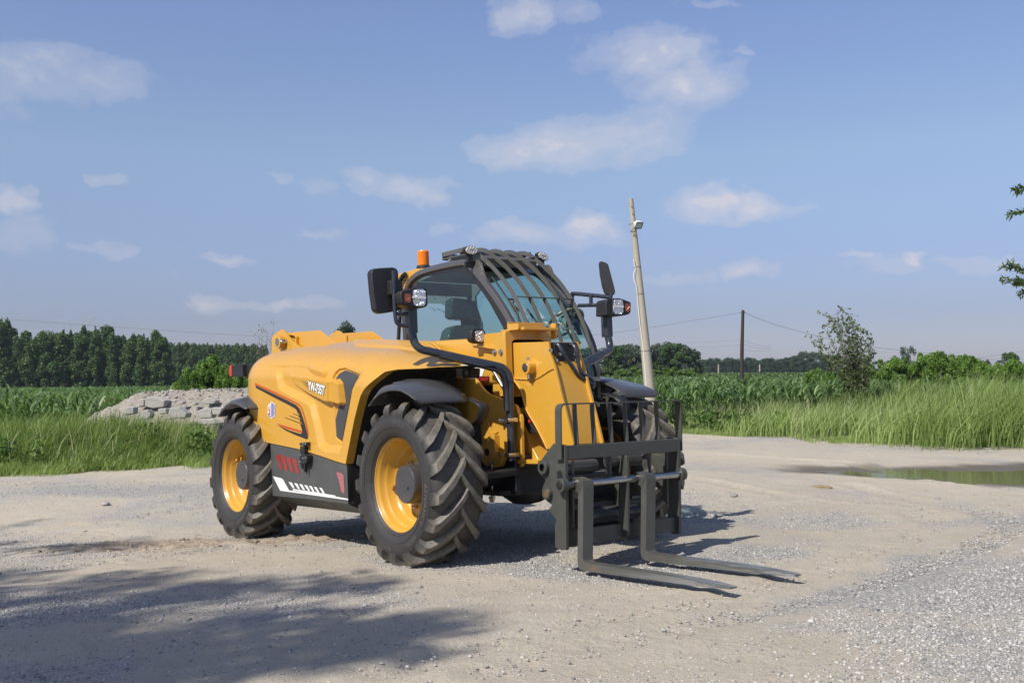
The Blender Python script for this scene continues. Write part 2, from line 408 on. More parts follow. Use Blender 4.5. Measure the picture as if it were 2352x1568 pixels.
# ---------------------------------------------------------------- fenders
def fender(name, edge, crest, yo, yi, flap=None):
    """edge: traced outer lower edge (x,z); crest: traced top line (x,z)"""
    n = 40
    def res(P):
        P = np.array(P); s = np.r_[0, np.cumsum(np.hypot(*(P[1:]-P[:-1]).T))]; t = np.linspace(0, s[-1], n)
        return np.c_[np.interp(t, s, P[:, 0]), np.interp(t, s, P[:, 1])]
    e = res(edge); c = res(crest); sg = 1 if yi > yo else -1
    cols = []
    prof_ = [(0, 0), (.0, .12), (.015, .34), (.10, .52), (.26, .66), (.28, .76), (.52, .93), (.54, .97), (.78, 1.0), (.82, .96), (1, .93)]
    mb = MB(); m = len(prof_)
    for i in range(n):
        for (a, b) in prof_:
            X = e[i]*(1-b)+c[i]*b; mb.v.append((X[0], yo+(yi-yo)*a, X[1]))
    for k_, dz in ((3, .004), (2, .012), (1, .024)):
        for j in range(3, m): q_ = mb.v[(n-k_)*m+j]; mb.v[(n-k_)*m+j] = (q_[0], q_[1], q_[2]-dz)
    for i in range(n-1):
        for j in range(m-1): mb.f.append((i*m+j, i*m+j+1, (i+1)*m+j+1, (i+1)*m+j)); mb.m.append(0)
    o = mb.build(name, FEN, TH, ang=28); md = o.modifiers.new('Solidify', 'SOLIDIFY'); md.thickness = .012; md.offset = 0
    return o
YF, YI = 1.17, .74
N1 = view(1440, 1460, 2.5846); N2 = view(2300, 1460, 2.6364)
E_ = np.array([un(N1(*p), 1, -YF)[[0, 2]] for p in ((90,425),(150,355),(210,300),(290,270),(360,263),(430,272),(500,310),(550,345),(577,366))])
I_ = np.array([un(N1(*p), 1, -YI)[[0, 2]] for p in ((700,147),(760,147),(850,170),(940,215),(1020,260),(1080,310),(1096,348))])
xf0 = E_[-1][0]; I_[:, 0] += xf0-I_[-1][0]; I_ = np.r_[np.array([(x, z+.055) for x, z in E_ if x < I_[0][0]-.05]), I_]
I_[0] = E_[0]+(0, .01)
print('FEND', E_.round(2).tolist(), I_.round(2).tolist())
fender('front_fender', E_, I_, -YF, -YI)
fender('front_fender', E_, I_, YF, YI)
E3 = np.array([un(Z1(*p), 1, -YF)[[0, 2]] for p in ((58,640),(80,606),(115,568),(150,548),(180,550),(210,563),(235,580),(255,588))])
I3 = E3+np.array([[0, .045+.03*math.sin(PI*k/7)] for k in range(8)]); I3[0] = E3[0]+(0, .01)
fender('rear_fender', E3, I3, -YF, -YI)
fender('rear_fender', E3, I3, YF, YI)
for sg in (-1, 1):                             # hanging front strap and stay under each front fender
    pts = [tuple(un(N1(*p), 1, -.72)[[0, 2]]) for p in ((1060,340),(1092,345),(1190,385),(1236,425),(1232,480),(1208,560),(1160,620))]
    fl = MB(); A = [(x, sg*.72, z) for x, z in pts]; B = [(x-.02, sg*.62, z) for x, z in pts]
    fl.strip(A, B); o = fl.build('fender_flap', BLK, TH, ang=30); md = o.modifiers.new('Solidify', 'SOLIDIFY'); md.thickness = .010
    if sg > 0:
        st = MB(); q = [un(N2(*p), 1, .71) for p in ((262,392),(285,350),(425,275),(482,318),(345,385),(330,500),(290,565),(262,500))]
        st.prism([tuple(p) for p in q], (0, .06, 0)); st.build('fender_stay', GRY, TH, bevel=.004)
# ---------------------------------------------------------------- engine hood
crest_px = [(640,803),(690,797),(750,794),(800,795),(860,798),(920,801),(960,806),(1010,816),(1050,830),(1067,839)]
CR = np.array([un(q, 1, -.60)[[0, 2]] for q in crest_px])
def zc(x): return np.interp(x, CR[:, 0], CR[:, 1])
YO = -1.06
def hy0(x, z):
    c = zc(x); zs = c-.30; q = np.clip((z-zs)/(c-zs), 0, 1)
    y = YO+.46*(1-np.sqrt(np.clip(1-q*q, 0, 1)))
    rear = np.clip((-2.62-x)/.50, 0, 1); return y+.20*rear**2.2 + .00*z
def onhood(q, off=0., f=None):
    f = f or hy0; y = -1.05
    for _ in range(12):
        X = un(q, 1, float(y)); y = float(f(X[0], X[2]))
    return un(q, 1, y-off)
def hp(V, pts): return [onhood(V(*p))[[0, 2]] for p in pts]
REC = hp(Z9, [(300,62),(345,95),(415,130),(432,250),(455,380),(520,425),(890,610),(945,680),(1000,900),(1080,1280),(1180,1365),(1400,1372),(1440,1235),(1500,900),(1590,400),(1745,185),(1738,130),(1600,60),(1480,5),(1380,-10),(1280,20),(1180,130),(1120,190),(960,120),(900,40),(700,15),(500,25)])
VEN = [onhood(Z9(*p), 0, lambda x, z: hy0(x, z)+.036)[[0, 2]] for p in [(1300,300),(1290,255),(1340,165),(1410,105),(1500,88),(1620,140),(1732,190),(1700,240),(1600,400),(1540,700),(1432,1250),(1340,1172),(1322,900),(1300,560)]]
MESHP = [onhood(Z9(*p), 0, lambda x, z: hy0(x, z)+.046)[[0, 2]] for p in [(1345,255),(1400,170),(1500,115),(1620,160),(1715,205),(1660,290),(1600,420),(1540,720),(1440,1225),(1358,1165),(1340,900),(1400,660),(1420,620),(1400,400)]]
POD = hp(Z9, [(570,180),(740,196),(1000,232),(1230,268),(1330,252),(1382,320),(1405,480),(1422,640),(1395,676),(1290,650),(1150,612),(900,500),(660,362),(600,280)])
def disp(x, z):
    x = np.asarray(x, float); z = np.asarray(z, float)
    d1 = polyd(x, z, REC); fade = smooth(0, 1, (x+3.0)/.5)
    up = np.clip((zc(x)-z)/.30, .15, 1)
    d = -.040*np.clip((.018-d1)/.050, 0, 1)*up
    d += -.022*smooth(.006, -.008, polyd(x, z, VEN))
    dp = polyd(x, z, POD); xr = np.clip((x-POD[0][0])/(POD[7][0]-POD[0][0]), 0, 1)
    d += (.010+.060*xr)*np.clip((.004-dp)/.018, 0, 1)
    return d
def hy(x, z): return hy0(x, z)-disp(x, z)
BOT = [Z1(*p) for p in ((415,800),(520,830),(640,862),(760,905),(870,945),(930,963),(945,968),(952,930),(965,860),(985,760),(1005,660),(1030,560),(1050,490),(1072,450),(1110,410),(1160,370))]+[Z2(*p) for p in ((220,292),(300,277),(450,272),(600,262),(680,258),(715,257))]
BP = np.array([onhood(q)[[0, 2]] for q in BOT])
RE = np.array([un(Z1(*p), 1, -.92)[[0, 2]] for p in ((415,800),(380,660),(340,510),(313,405),(305,365),(308,320),(328,270),(362,228),(400,200),(440,180),(480,172))])
def resample(P, n):
    P = np.asarray(P, float); s = np.r_[0, np.cumsum(np.sqrt(((P[1:]-P[:-1])**2).sum(1)))]; t = np.linspace(0, s[-1], n)
    return np.stack([np.interp(t, s, P[:, k]) for k in range(P.shape[1])], 1)
ns, ntt = 520, 190
BB = resample(BP, ns)
Tx = np.interp(np.linspace(0, 1, ns), [0, .30, .62, .80, 1], [RE[-1][0], -1.9, -.95, -.45, .075])
Tz = zc(Tx)-.0005
q = np.sin(np.linspace(0, 1, ntt)*PI/2)[None, :]**1.0
tpar = np.linspace(0, 1, ntt)[None, :]; tpar = 1-(1-tpar)**1.9
X = BB[:, 0:1]*(1-tpar)+Tx[:, None]*tpar; Z = BB[:, 1:2]*(1-tpar)+Tz[:, None]*tpar
lin = BB[0, 0]*(1-tpar)+Tx[0]*tpar; lz = BB[0, 1]*(1-tpar)+Tz[0]*tpar
warp = np.interp(lz, RE[:, 1], RE[:, 0])-lin
ss = np.linspace(0, 1, ns)[:, None]; X = X+warp*np.clip(1-ss/.42, 0, 1)**2
Z = np.minimum(Z, zc(X)-.0005)
Y = hy(X, Z)
V = np.stack([X, Y, Z], -1).reshape(-1, 3)
i, j = np.meshgrid(np.arange(ns-1), np.arange(ntt-1), indexing='ij'); b = i*ntt+j
Qd = np.stack([b, b+ntt, b+ntt+1, b+1], -1).reshape(-1, 4)
# top: from the crest inwards, with ribs
nj = 46; us = np.linspace(0, 1, nj)[None, :]
ft_ = smooth(-1.0, -.05, X[:, -1:]); Xt = X[:, -1:]-us*.47*ft_; Yt = Y[:, -1:]+(-.24-Y[:, -1:])*us
Zt = Z[:, -1:]+us*.050*smooth(-3.3, -2.6, Xt)*(1-ft_)
rb = smooth(-1.55, -1.45, Xt-(-.12*(us*6 % 6)))*smooth(-.45, -.62, Xt)
ribw = np.abs(((us*6.5) % 1)-.5); Zt = Zt+.016*rb*smooth(.40, .28, ribw)*smooth(.04, .1, us)
Vt = np.stack([Xt, Yt, Zt], -1).reshape(-1, 3)
i, j = np.meshgrid(np.arange(ns-1), np.arange(nj-1), indexing='ij'); b = i*nj+j+len(V)
Qt = np.stack([b, b+nj, b+nj+1, b+1], -1).reshape(-1, 4)
# turned-in lip along the lower edge
Lp = np.stack([BB[:, 0], Y[:, 0]+.07, BB[:, 1]], -1); nv = len(V)+len(Vt); Ll = np.stack([BB[:, 0], Y[:, 0], BB[:, 1]], -1)
k = np.arange(ns-1); Ql = np.stack([nv+k, nv+k+1, nv+ns+k+1, nv+ns+k], -1)
HOOD = quads('engine_hood', np.r_[V, Vt, Ll, Lp], np.r_[Qd, Qt, Ql], YEL, TH, smooth=True)
HOOD.data.set_sharp_from_angle(angle=math.radians(38))
# rear closing panel
rc = MB(); col = [tuple(v) for v in V.reshape(ns, ntt, 3)[0][::8]]; rc.strip(col, [(x-.03 if z > 1.2 else x, -.3, z) for x, y, z in col]); rc.build('hood_rear_panel', YEL, HOOD, ang=40)
def onpoly(name, poly, mat, off, parent, f=hy, step=.03):
    """fill a traced outline with a fine sheet lying on the hood"""
    b = bmesh.new(); vs = [b.verts.new((p[0], 0, p[1])) for p in poly]; b.faces.new(vs); b.normal_update()
    bmesh.ops.triangulate(b, faces=b.faces)
    for _ in range(5):
        es = [e for e in b.edges if e.calc_length() > step]
        if not es: break
        bmesh.ops.subdivide_edges(b, edges=es, cuts=1); bmesh.ops.triangulate(b, faces=b.faces)
    co = np.array([v.co for v in b.verts]); yy = f(co[:, 0], co[:, 2])-off
    for v, y in zip(b.verts, yy): v.co.y = y
    me = bpy.data.meshes.new(name); b.normal_update(); b.to_mesh(me); b.free(); me.materials.append(mat)
    o = bpy.data.objects.new(name, me); COL.objects.link(o); o.parent = parent; return o
def joined(name, polys, mat, off, parent, f=hy, step=.03):
    obs = [onpoly(name, p, mat, off, None, f, step) for p in polys]; mb = MB()
    for o in obs:
        mb.add([v.co for v in o.data.vertices], [tuple(p.vertices) for p in o.data.polygons]); m = o.data; bpy.data.objects.remove(o); bpy.data.meshes.remove(m)
    return mb.build(name, mat, parent, ang=60)
def grille_mat():
    m, nt, P, _ = newmat('vent_mesh'); v = coords(nt, (230, 230, 230)); ch = nt.nodes.new('ShaderNodeTexChecker'); ch.inputs['Scale'].default_value = 1.; nt.links.new(v, ch.inputs['Vector'])
    c = mixc(nt, ch.outputs['Fac'], (.035, .036, .04), (.085, .088, .095)); nt.links.new(c, P.inputs['Base Color']); P.inputs['Roughness'].default_value = .6
    nt.links.new(bump(nt, ch.outputs['Fac'], .002), P.inputs['Normal']); return m
onpoly('vent_grille', MESHP, grille_mat(), .006, HOOD, f=lambda x, z: hy0(x, z)+.052)
# decals
def band(pts, w0, w1=None, V=Z9):              # ribbon polygon around a centre line in the picture
    P = np.array([V(*p) for p in pts]); n = len(P); w1 = w0 if w1 is None else w1; L = []; R = []
    for i in range(n):
        t = P[min(i+1, n-1)]-P[max(i-1, 0)]; t /= np.hypot(*t); nn = np.array([-t[1], t[0]]); w = w0+(w1-w0)*i/(n-1)
        L.append(P[i]+nn*w/2); R.append(P[i]-nn*w/2)
    return [onhood(q)[[0, 2]] for q in L+R[::-1]]
hpz = lambda pts: hp(Z9, pts)
joined('black_stripe', [hpz([(88,352),(400,500),(600,595),(730,665),(775,710),(800,770),(830,860),(862,960),(905,1130),(912,1175),(895,1198),(868,1190),(700,1125),(560,1060),(440,975),(620,1060),(800,1115),(822,1090),(818,1040),(792,965),(826,968),(815,945),(790,925),(782,900),(800,888),(790,865),(765,850),(762,835),(782,825),(776,803),(752,790),(735,745),(712,718),(600,655),(400,555),(100,395)])], BKS, .003, HOOD)
joined('red_stripe', [hpz([(76,316),(400,462),(640,575),(770,645),(812,695),(850,800),(900,1000),(918,1120),(912,1165),(905,1120),(890,1010),(838,805),(802,705),(762,662),(630,592),(390,480),(84,340)]), hpz([(412,950),(560,992),(700,1035),(812,1070),(815,1088),(780,1084),(600,1030),(500,992)])], RED, .0045, HOOD)
joined('speed_lines', [hpz([(680,796),(776,822),(776,830),(682,803)]), hpz([(618,826),(796,885),(796,894),(620,834)]), hpz([(553,855),(816,952),(815,962),(556,864)])], BKS, .0035, HOOD)
# emblem
em = onpoly('emblem', hpz([(345,606),(399,655),(400,830),(345,880),(283,825),(283,680)]), WHT, .004, HOOD)
joined('emblem_bars', [hpz([(340,622),(346,617),(346,860),(338,856)]), hpz([(352,622),(362,630),(362,850),(352,860)]), hpz([(368,636),(377,644),(377,836),(368,845)]), hpz([(384,650),(393,660),(393,820),(384,830)]), hpz([(288,800),(330,840),(330,860),(290,822)])], BLU, .0055, em)
joined('emblem_letters', [hpz([(290,690),(298,682),(300,735),(314,745),(316,668),(326,655),(326,820),(312,815),(290,800),(290,785),(312,792),(313,765),(291,745)])], RED, .0055, em)
# model lettering with its chequered tail
def quadtext(mb, s, Q, f, bold, off):
    vs, fs = text_mesh(s, bold); a = np.array(vs); x0, x1 = a[:, 0].min(), a[:, 0].max(); y0, y1 = a[:, 1].min(), a[:, 1].max(); out = []
    for x, y, _ in vs:
        u = (x-x0)/(x1-x0); w = (y-y0)/(y1-y0)
        p = np.array(Q[0])*(1-u)*w+np.array(Q[1])*u*w+np.array(Q[2])*u*(1-w)+np.array(Q[3])*(1-u)*(1-w)
        out.append(f(p, off))
    mb.add(out, fs)
fz = lambda p, off: tuple(onhood(Z9(*p), off, hy))
mb = MB(); quadtext(mb, 'YW-735T', [(893,268),(1180,357),(1166,530),(905,438)], fz, .075, .004); tx = mb.build('model_lettering_edge', BKS, HOOD, ang=0)
mb = MB(); quadtext(mb, 'YW-735T', [(900,276),(1174,362),(1160,523),(911,432)], fz, .04, .0065); mb.build('model_lettering', WHT, tx, ang=0)
ck = []
for c in range(9):
    for r in range(5):
        if (c+r) % 2: continue
        fx = lambda a, b: (752+a*16.5+b*3, 270+a*4.2+b*(7+a*1.6)+ (0))
        g = .86-.06*(9-c)
        a0, a1, b0, b1 = c, c+g, r, r+g
        ck.append(hpz([fx(a0, b0), fx(a1, b0), fx(a1, b1), fx(a0, b1)]))
joined('chequered_tail', ck, BKS, .004, tx)
# ---------------------------------------------------------------- wheel arch liner and skirt
ap = np.array([[x, z] for x, z in BP[6:]]); ap = resample(ap, 60)
la = MB(); A = [(x, float(hy0(x, z))+.03, z+.004) for x, z in ap]; la.strip(A, [(x-.02, -.42, z-.0) for x, z in ap])
xl = un(Z2(665, 300), 1, -.42)[0]; la.add([(-1.0, -.42, .3), (xl-.25, -.42, .3), (xl, -.42, 1.25), (xl, -.42, 1.42), (-1.2, -.42, 1.5)], [(0, 1, 2, 3, 4)])
la.build('wheel_arch_liner', LIN, TH, ang=50)
ys = -1.05
sk = MB(); top = [Z10(*p) for p in ((170,258),(400,318),(640,400),(900,482),(1180,575),(1435,655))]; bt = [Z10(*p) for p in ((1455,1298),(830,1222),(210,1160))]
o1 = [tuple(un(q, 1, ys)) for q in top+bt]; sk.prism(o1, (0, .05, 0))
k1 = [tuple(un(Z10(*p), 1, ys)) for p in ((210,1160),(1455,1298))]
a, b_ = np.array(k1[0]), np.array(k1[1]); dn = np.array([0, .20, -.10])
sk.add([a+(0, .001, 0), b_+(0, .001, 0), b_+dn, a+dn], [(0, 1, 2, 3)]); sk.add([a+dn, b_+dn, b_+dn+(0, .5, 0), a+dn+(0, .5, 0)], [(0, 1, 2, 3)])
SK = sk.build('side_skirt', SKR, TH, ang=30)
fr = MB(); xt = o1[5][0]; zt = o1[5][2]; zb = b_[2]
fr.add([(xt, ys+.004, zt), (b_[0], ys+.004, zb), (b_[0], ys+.2, zb-.1), (xt, ys+.62, zb-.1), (xt, ys+.62, zt)], [(0, 1, 2, 3, 4)])
fr.add([(xt, ys+.004, zt), (xt, ys+.62, zt), (xt-.2, ys+.62, zt+.05), (xt-.2, ys+.004, zt+.05)], [(0, 1, 2, 3)])
fr.build('skirt_end_panel', BLK, SK, ang=0)
rr = MB(); x0 = o1[0][0]; rr.add([(x0, ys+.01, o1[0][2]), (x0, ys+.6, o1[0][2]), (x0, ys+.6, a[2]-.1), (x0, ys+.2, a[2]-.1), (x0, ys+.01, a[2])], [(0, 1, 2, 3, 4)]); rr.build('skirt_rear_panel', BLK, SK, ang=0)
onsk = lambda pts, off: [tuple(un(Z10(*p), 1, ys-off)) for p in pts]
def flat(name, polys, mat, off, parent, t=.001):
    mb = MB()
    for p in polys: mb.prism(onsk(p, off), (0, t, 0))
    return mb.build(name, mat, parent, ang=0)
arrow = [[(212,840),(300,862),(345,872),(378,895),(480,1075),(560,1083),(900,1125),(1200,1168),(1452,1213),(1455,1234),(1100,1185),(700,1128),(400,1088),(335,1078)],
 [(536,1052),(560,1052),(900,1102),(1240,1158),(1250,1180),(1000,1140),(700,1095),(545,1070)]]
for (x, y, w) in ((470,936,52),(562,953,50),(646,968,48),(730,985,46),(806,997,45),(888,1015,44),(976,1028,42)): arrow.append([(x, y), (x+w, y+8), (x+w+50, y+8+98-(x-470)*.02), (x+66, y+92+(x-470)*.01)])
flat('white_arrow_decal', arrow, WHT, .003, SK)
def refl_mat(name, c, sc, lines=False):
    m, nt, P, _ = newmat(name); v = coords(nt, (sc, sc, sc))
    if lines:
        w = nt.nodes.new('ShaderNodeTexWave'); w.bands_direction = 'Z'; w.inputs['Scale'].default_value = 1; nt.links.new(v, w.inputs['Vector']); h = w.outputs['Fac']
    else:
        w = nt.nodes.new('ShaderNodeTexChecker'); w.inputs['Scale'].default_value = 1; nt.links.new(v, w.inputs['Vector']); h = w.outputs['Fac']
    nt.links.new(mixc(nt, h, tuple(q*.5 for q in c), c), P.inputs['Base Color']); P.inputs['Roughness'].default_value = .3; return m
RFL = refl_mat('red_reflector', (.42, .035, .025), 250); RF2 = refl_mat('pale_red_reflector', (.50, .16, .18), 30, True)
for dx, dy in ((0, 0), (90, 22), (182, 47), (276, 72)):
    sh = [(262,478),(275,474),(318,486),(328,500),(335,560),(355,640),(372,720),(360,738),(330,715),(312,680),(308,620),(270,545)]
    flat('reflector', [[(x+dx, y+dy*1.03) for x, y in sh]], RFL, .003, SK)
flat('reflector', [[(1258,780),(1275,774),(1355,793),(1378,830),(1396,1100),(1390,1124),(1370,1120),(1340,1090),(1300,905)]], RF2, .003, SK)['label'] = 'pale red ribbed reflector near the front wheel'
# rubber latch
lt = MB(); P_ = lambda x, y, o: tuple(un(Z10(x, y), 1, ys-o))
lt.prism([P_(650, 290, .05), P_(762, 280, .05), P_(764, 340, .05), P_(655, 335, .05)], (0, .05, 0))
lt.prism([P_(658, 345, .045), P_(732, 350, .045), P_(730, 480, .045), P_(658, 480, .045)], (0, .05, 0))
lt.prism([P_(648, 480, .055), P_(700, 470, .055), P_(775, 500, .055), P_(778, 560, .055), P_(760, 620, .055), P_(700, 640, .055), P_(650, 600, .055)], (0, .05, 0))
lt.prism([P_(648, 590, .05), P_(690, 600, .05), P_(690, 660, .05), P_(702, 730, .05), P_(670, 700, .05)], (0, .03, 0))
lt.prism([P_(704, 600, .05), P_(750, 600, .05), P_(738, 680, .05), P_(732, 772, .05), P_(722, 770, .05), P_(716, 680, .05)], (0, .03, 0))
LT = lt.build('hood_latch', BLK, TH, bevel=.003)
lb = MB()
for x, y in ((708, 305), (748, 305), (664, 490), (705, 542), (747, 535), (656, 602)): lb.cyl(P_(x, y, .05), P_(x, y, .060), .007, 8)
lb.build('latch_bolt', ZNC, LT, ang=30, per=1)
# tail lamp on its arm
tl = MB(); yl = -1.0
tl.prism(tr(Z1, [(150,283),(160,277),(225,275),(228,358),(160,360),(150,350)], 1, yl), (0, .14, 0)); TLo = tl.build('tail_lamp', BLK, TH, bevel=.004)
tl = MB(); tl.prism(tr(Z1, [(133,290),(140,280),(150,278),(150,358),(140,357),(134,345)], 1, yl), (0, .14, 0)); tl.build('tail_lamp_lens', RED, TLo, bevel=.003)
tl = MB(); tl.prism(tr(Z1, [(226,272),(330,266),(330,366),(226,360)], 1, yl+.04), (0, .06, 0)); tl.build('tail_lamp_arm', BLK, TLo, bevel=.004)
tl = MB()
for y in (285, 313, 346): X_ = un(Z1(237, y), 1, yl+.035); tl.cyl(X_, X_+np.array([0, -.008, 0]), .008, 8)
tl.build('arm_bolt', ZNC, TLo, ang=30, per=1)
# ================================================================ cab
YA, YB = .18, .95
def glass_mat(name, tint, refl=1.):
    m = bpy.data.materials.new(name); m.use_nodes = True; nt = m.node_tree; nt.nodes.clear()
    out = nt.nodes.new('ShaderNodeOutputMaterial'); tr_ = nt.nodes.new('ShaderNodeBsdfTransparent'); tr_.inputs['Color'].default_value = tint+(1,)
    gl = nt.nodes.new('ShaderNodeBsdfGlossy'); gl.inputs['Roughness'].default_value = .02; gl.inputs['Color'].default_value = (refl, refl, refl, 1)
    lw = nt.nodes.new('ShaderNodeLayerWeight'); lw.inputs['Blend'].default_value = .5
    pw = N(nt, 'ShaderNodeMath', operation='POWER'); nt.links.new(lw.outputs['Facing'], pw.inputs[0]); pw.inputs[1].default_value = 4
    ma = N(nt, 'ShaderNodeMath', operation='MULTIPLY_ADD'); nt.links.new(pw.outputs[0], ma.inputs[0]); ma.inputs[1].default_value = .7; ma.inputs[2].default_value = .07
    mx = nt.nodes.new('ShaderNodeMixShader'); nt.links.new(ma.outputs[0], mx.inputs[0]); nt.links.new(tr_.outputs[0], mx.inputs[1]); nt.links.new(gl.outputs[0], mx.inputs[2])
    nt.links.new(mx.outputs[0], out.inputs[0]); return m
GLS = glass_mat('teal_cab_glass', (.62, .82, .79)); GLB = glass_mat('blue_roof_glass', (.45, .62, .80)); GCL = glass_mat('clear_lens_glass', (.95, .95, .95))
PL = [un(Z3(*p), 1, YA)[[0, 2]] for p in ((392,868),(384,700),(384,500),(398,425),(432,350),(500,288),(600,248),(740,212),(870,188),(915,192),(975,240),(1050,325),(1130,430),(1200,530),(1262,630),(1310,720),(1345,800))]
BL = PL+[(-.215, 1.55), (-.19, 1.35), (-.20, .95)]
PO = [np.array(p) for p in BL]
CAB = empty('cab', TH, (0, 0, 0))
fr = MB()
for y in (YA, YB):
    pth = spline([(x, y, z) for x, z in [(PL[0][0], 1.0)]+BL], 5)
    # rounded rectangular post swept along the cab outline
    P = np.array([p for p in pth]); n = len(P); vs = []; sec = [(-.036, -.016), (-.028, -.026), (.006, -.026), (.020, -.018), (.020, .018), (.006, .026), (-.028, .026), (-.036, .016)]
    cen = np.array([-1.1, 1.7])
    for i in range(n):
        t = P[min(i+1, n-1)]-P[max(i-1, 0)]; t = np.array([t[0], t[2]]); t /= np.hypot(*t); nn = np.array([-t[1], t[0]])  # outward
        for a, b_ in sec: vs.append((P[i][0]+nn[0]*a, y+b_, P[i][2]+nn[1]*a))
    m_ = len(sec); fr.add(vs, [(i*m_+j, (i+1)*m_+j, (i+1)*m_+(j+1) % m_, i*m_+(j+1) % m_) for i in range(n-1) for j in range(m_)])
CF = fr.build('cab_frame', CABG, CAB, ang=50, weld=True)
sh = MB()                                      # rear wall, roof, floor box
roof = [(x, z) for x, z in PL[5:9]]
sh.strip([(x, YA, z-.015) for x, z in roof], [(x, YB, z-.015) for x, z in roof])
sh.strip([(x, YA, z-.07) for x, z in roof], [(x, YB, z-.07) for x, z in roof])
xr = PL[0][0]
sh.box((xr+.02, (YA+YB)/2, 1.55), (.04, YB-YA, .36)); sh.box((xr+.03, YA+.03, 1.9), (.05, .06, .7)); sh.box((xr+.03, YB-.03, 1.9), (.05, .06, .7))
sh.box((xr+.06, (YA+YB)/2, 2.25), (.05, YB-YA, .12))
sh.box((-1.1, (YA+YB)/2, .80), (1.75, YB-YA-.06, .55))
sh.box((-1.1, YA+.03, 1.35), (1.75, .03, .55)); sh.box((-1.1, YB-.03, 1.25), (1.75, .03, .35))
sh.build('cab_shell', LINR, CAB, bevel=.006)
wf = MB()
wf.strip([(x, YA+.03, z) for x, z in BL[9:]], [(x, YB-.03, z) for x, z in BL[9:]]); WS = wf.build('windscreen', GLS, CAB, ang=60)
off = lambda p, d: (p[0]-d*.7, p[1]-d*.7)
g = MB(); g.add([(x*.985-.018, YA, z-.025) for x, z in PL], [tuple(range(len(PL)))]); g.build('side_window', GLS, CAB, ang=0)
g = MB(); g.add([(x*.985-.018, YB, z-.025) for x, z in PL], [tuple(range(len(PL)))]); g.build('side_window', GLS, CAB, ang=0)
# dark printed border of the near side window
inn = [un(Z3(*p), 1, YA-.004)[[0, 2]] for p in ((475,862),(470,700),(425,560),(412,430),(440,380),(495,335),(590,305),(740,275),(865,262),(905,280),(960,335),(1050,450),(1110,540),(1165,640),(1215,730),(1245,800))]
outr = [un(Z3(*p), 1, YA-.004)[[0, 2]] for p in ((412,868),(400,700),(400,500),(410,420),(440,355),(500,300),(600,260),(740,228),(865,215),(912,222),(970,270),(1060,370),(1135,480),(1200,590),(1250,690),(1290,800))]
bd = MB(); bd.strip([(x, YA-.004, z) for x, z in outr], [(x, YA-.004, z) for x, z in inn]); bd.build('window_border', BKS, CAB, ang=0)
bd = MB(); A = [(x, YB+.004, z) for x, z in outr]; bd.strip(A, [(x, YB+.004, z) for x, z in inn]); bd.build('window_border', BKS, CAB, ang=0)
# upper lining seen through the side window: far door header with its swept lower edge
hd = MB(); hp_ = [un(Z3(*p), 1, YB-.05)[[0, 2]] for p in ((420,330),(430,545),(560,540),(700,545),(790,556),(860,700),(890,720),(975,560),(985,480),(1020,430),(1075,400),(1040,250),(880,180),(560,230))]
hd.prism([(x, YB-.05, z) for x, z in hp_], (0, .02, 0)); hd.build('door_lining', paint('grey_green_lining', (.10, .135, .135), .5, .1), CAB, ang=0)
# roof glass over the front
gr = MB(); gr.strip([(x, YA+.03, z-.004) for x, z in PL[7:11]], [(x, YB-.03, z-.004) for x, z in PL[7:11]]); gr.build('roof_window', GLB, CAB, ang=60)
# dash, steering wheel, seat
ds = MB(); ds.box((-.42, .56, 1.42), (.30, .62, .22)); ds.box((-.52, .80, 1.45), (.10, .08, .35)); ds.build('dashboard', LINR, CAB, bevel=.03)
stc = un(Z3(1755, 705), 0, -.50); sx = Vector((.55, 0, .83))
sw = MB(); T = []
R_ = Matrix.Rotation(math.radians(-38), 3, 'Y')
for k in range(33):
    a = 2*PI*k/32; v = R_ @ Vector((.17*math.cos(a), .17*math.sin(a), 0)); T.append(v+Vector(stc))
sw.tube(T, .014, 8, caps=False)
for a in (0, 2.1, 4.2): sw.tube([Vector(stc), Vector(stc)+R_ @ Vector((.16*math.cos(a), .16*math.sin(a), 0))], .010, 6)
sw.cyl(Vector(stc), Vector(stc)+R_ @ Vector((0, 0, -.25)), .03)
sw.build('steering_wheel', paint('steering_wheel_plastic', (.16, .19, .14), .4, .1), CAB, ang=50)
FILM = paint('seat_film', (.045, .07, .062), .12, .5, bmp=.02, bscale=14)
def soft(name, pts, y0, y1, mat, parent, lean=0):
    s_ = MB(); s_.prism([(x, y0, z) for x, z in pts], (0, y1-y0, 0)); o = s_.build(name, mat, parent, bevel=.035); return o
xs, zs_ = un(Z3(900, 600), 1, .55)[[0, 2]]
hr = MB()
def cush(mb, V, pts, x, th):                   # front outline at plane x, thickness backwards
    q = [un(V(*p), 0, x) for p in pts]; mb.prism(q, (-th, 0, 0))
SX = -1.32
hr = MB(); cush(hr, Z3, [(790,505),(830,490),(980,515),(1005,545),(1015,650),(990,684),(810,672),(785,650)], SX, .13); ST = empty('driver_seat', CAB); hr.build('headrest', SEAT, ST, bevel=.03)
hr = MB(); cush(hr, Z3, [(750,850),(770,770),(800,735),(850,724),(960,728),(1020,742),(1060,790),(1080,1000),(760,1000)], SX+.02, .16); hr.build('seat_back', FILM, ST, bevel=.05)
hr = MB(); cush(hr, Z3, [(875,670),(950,670),(950,735),(875,735)], SX-.05, .03); hr.build('headrest_post', BLK, ST, bevel=.005)
hr = MB(); hr.box((SX+.2, .55, 1.20), (.5, .5, .14)); hr.build('seat_cushion', SEAT, ST, bevel=.04)
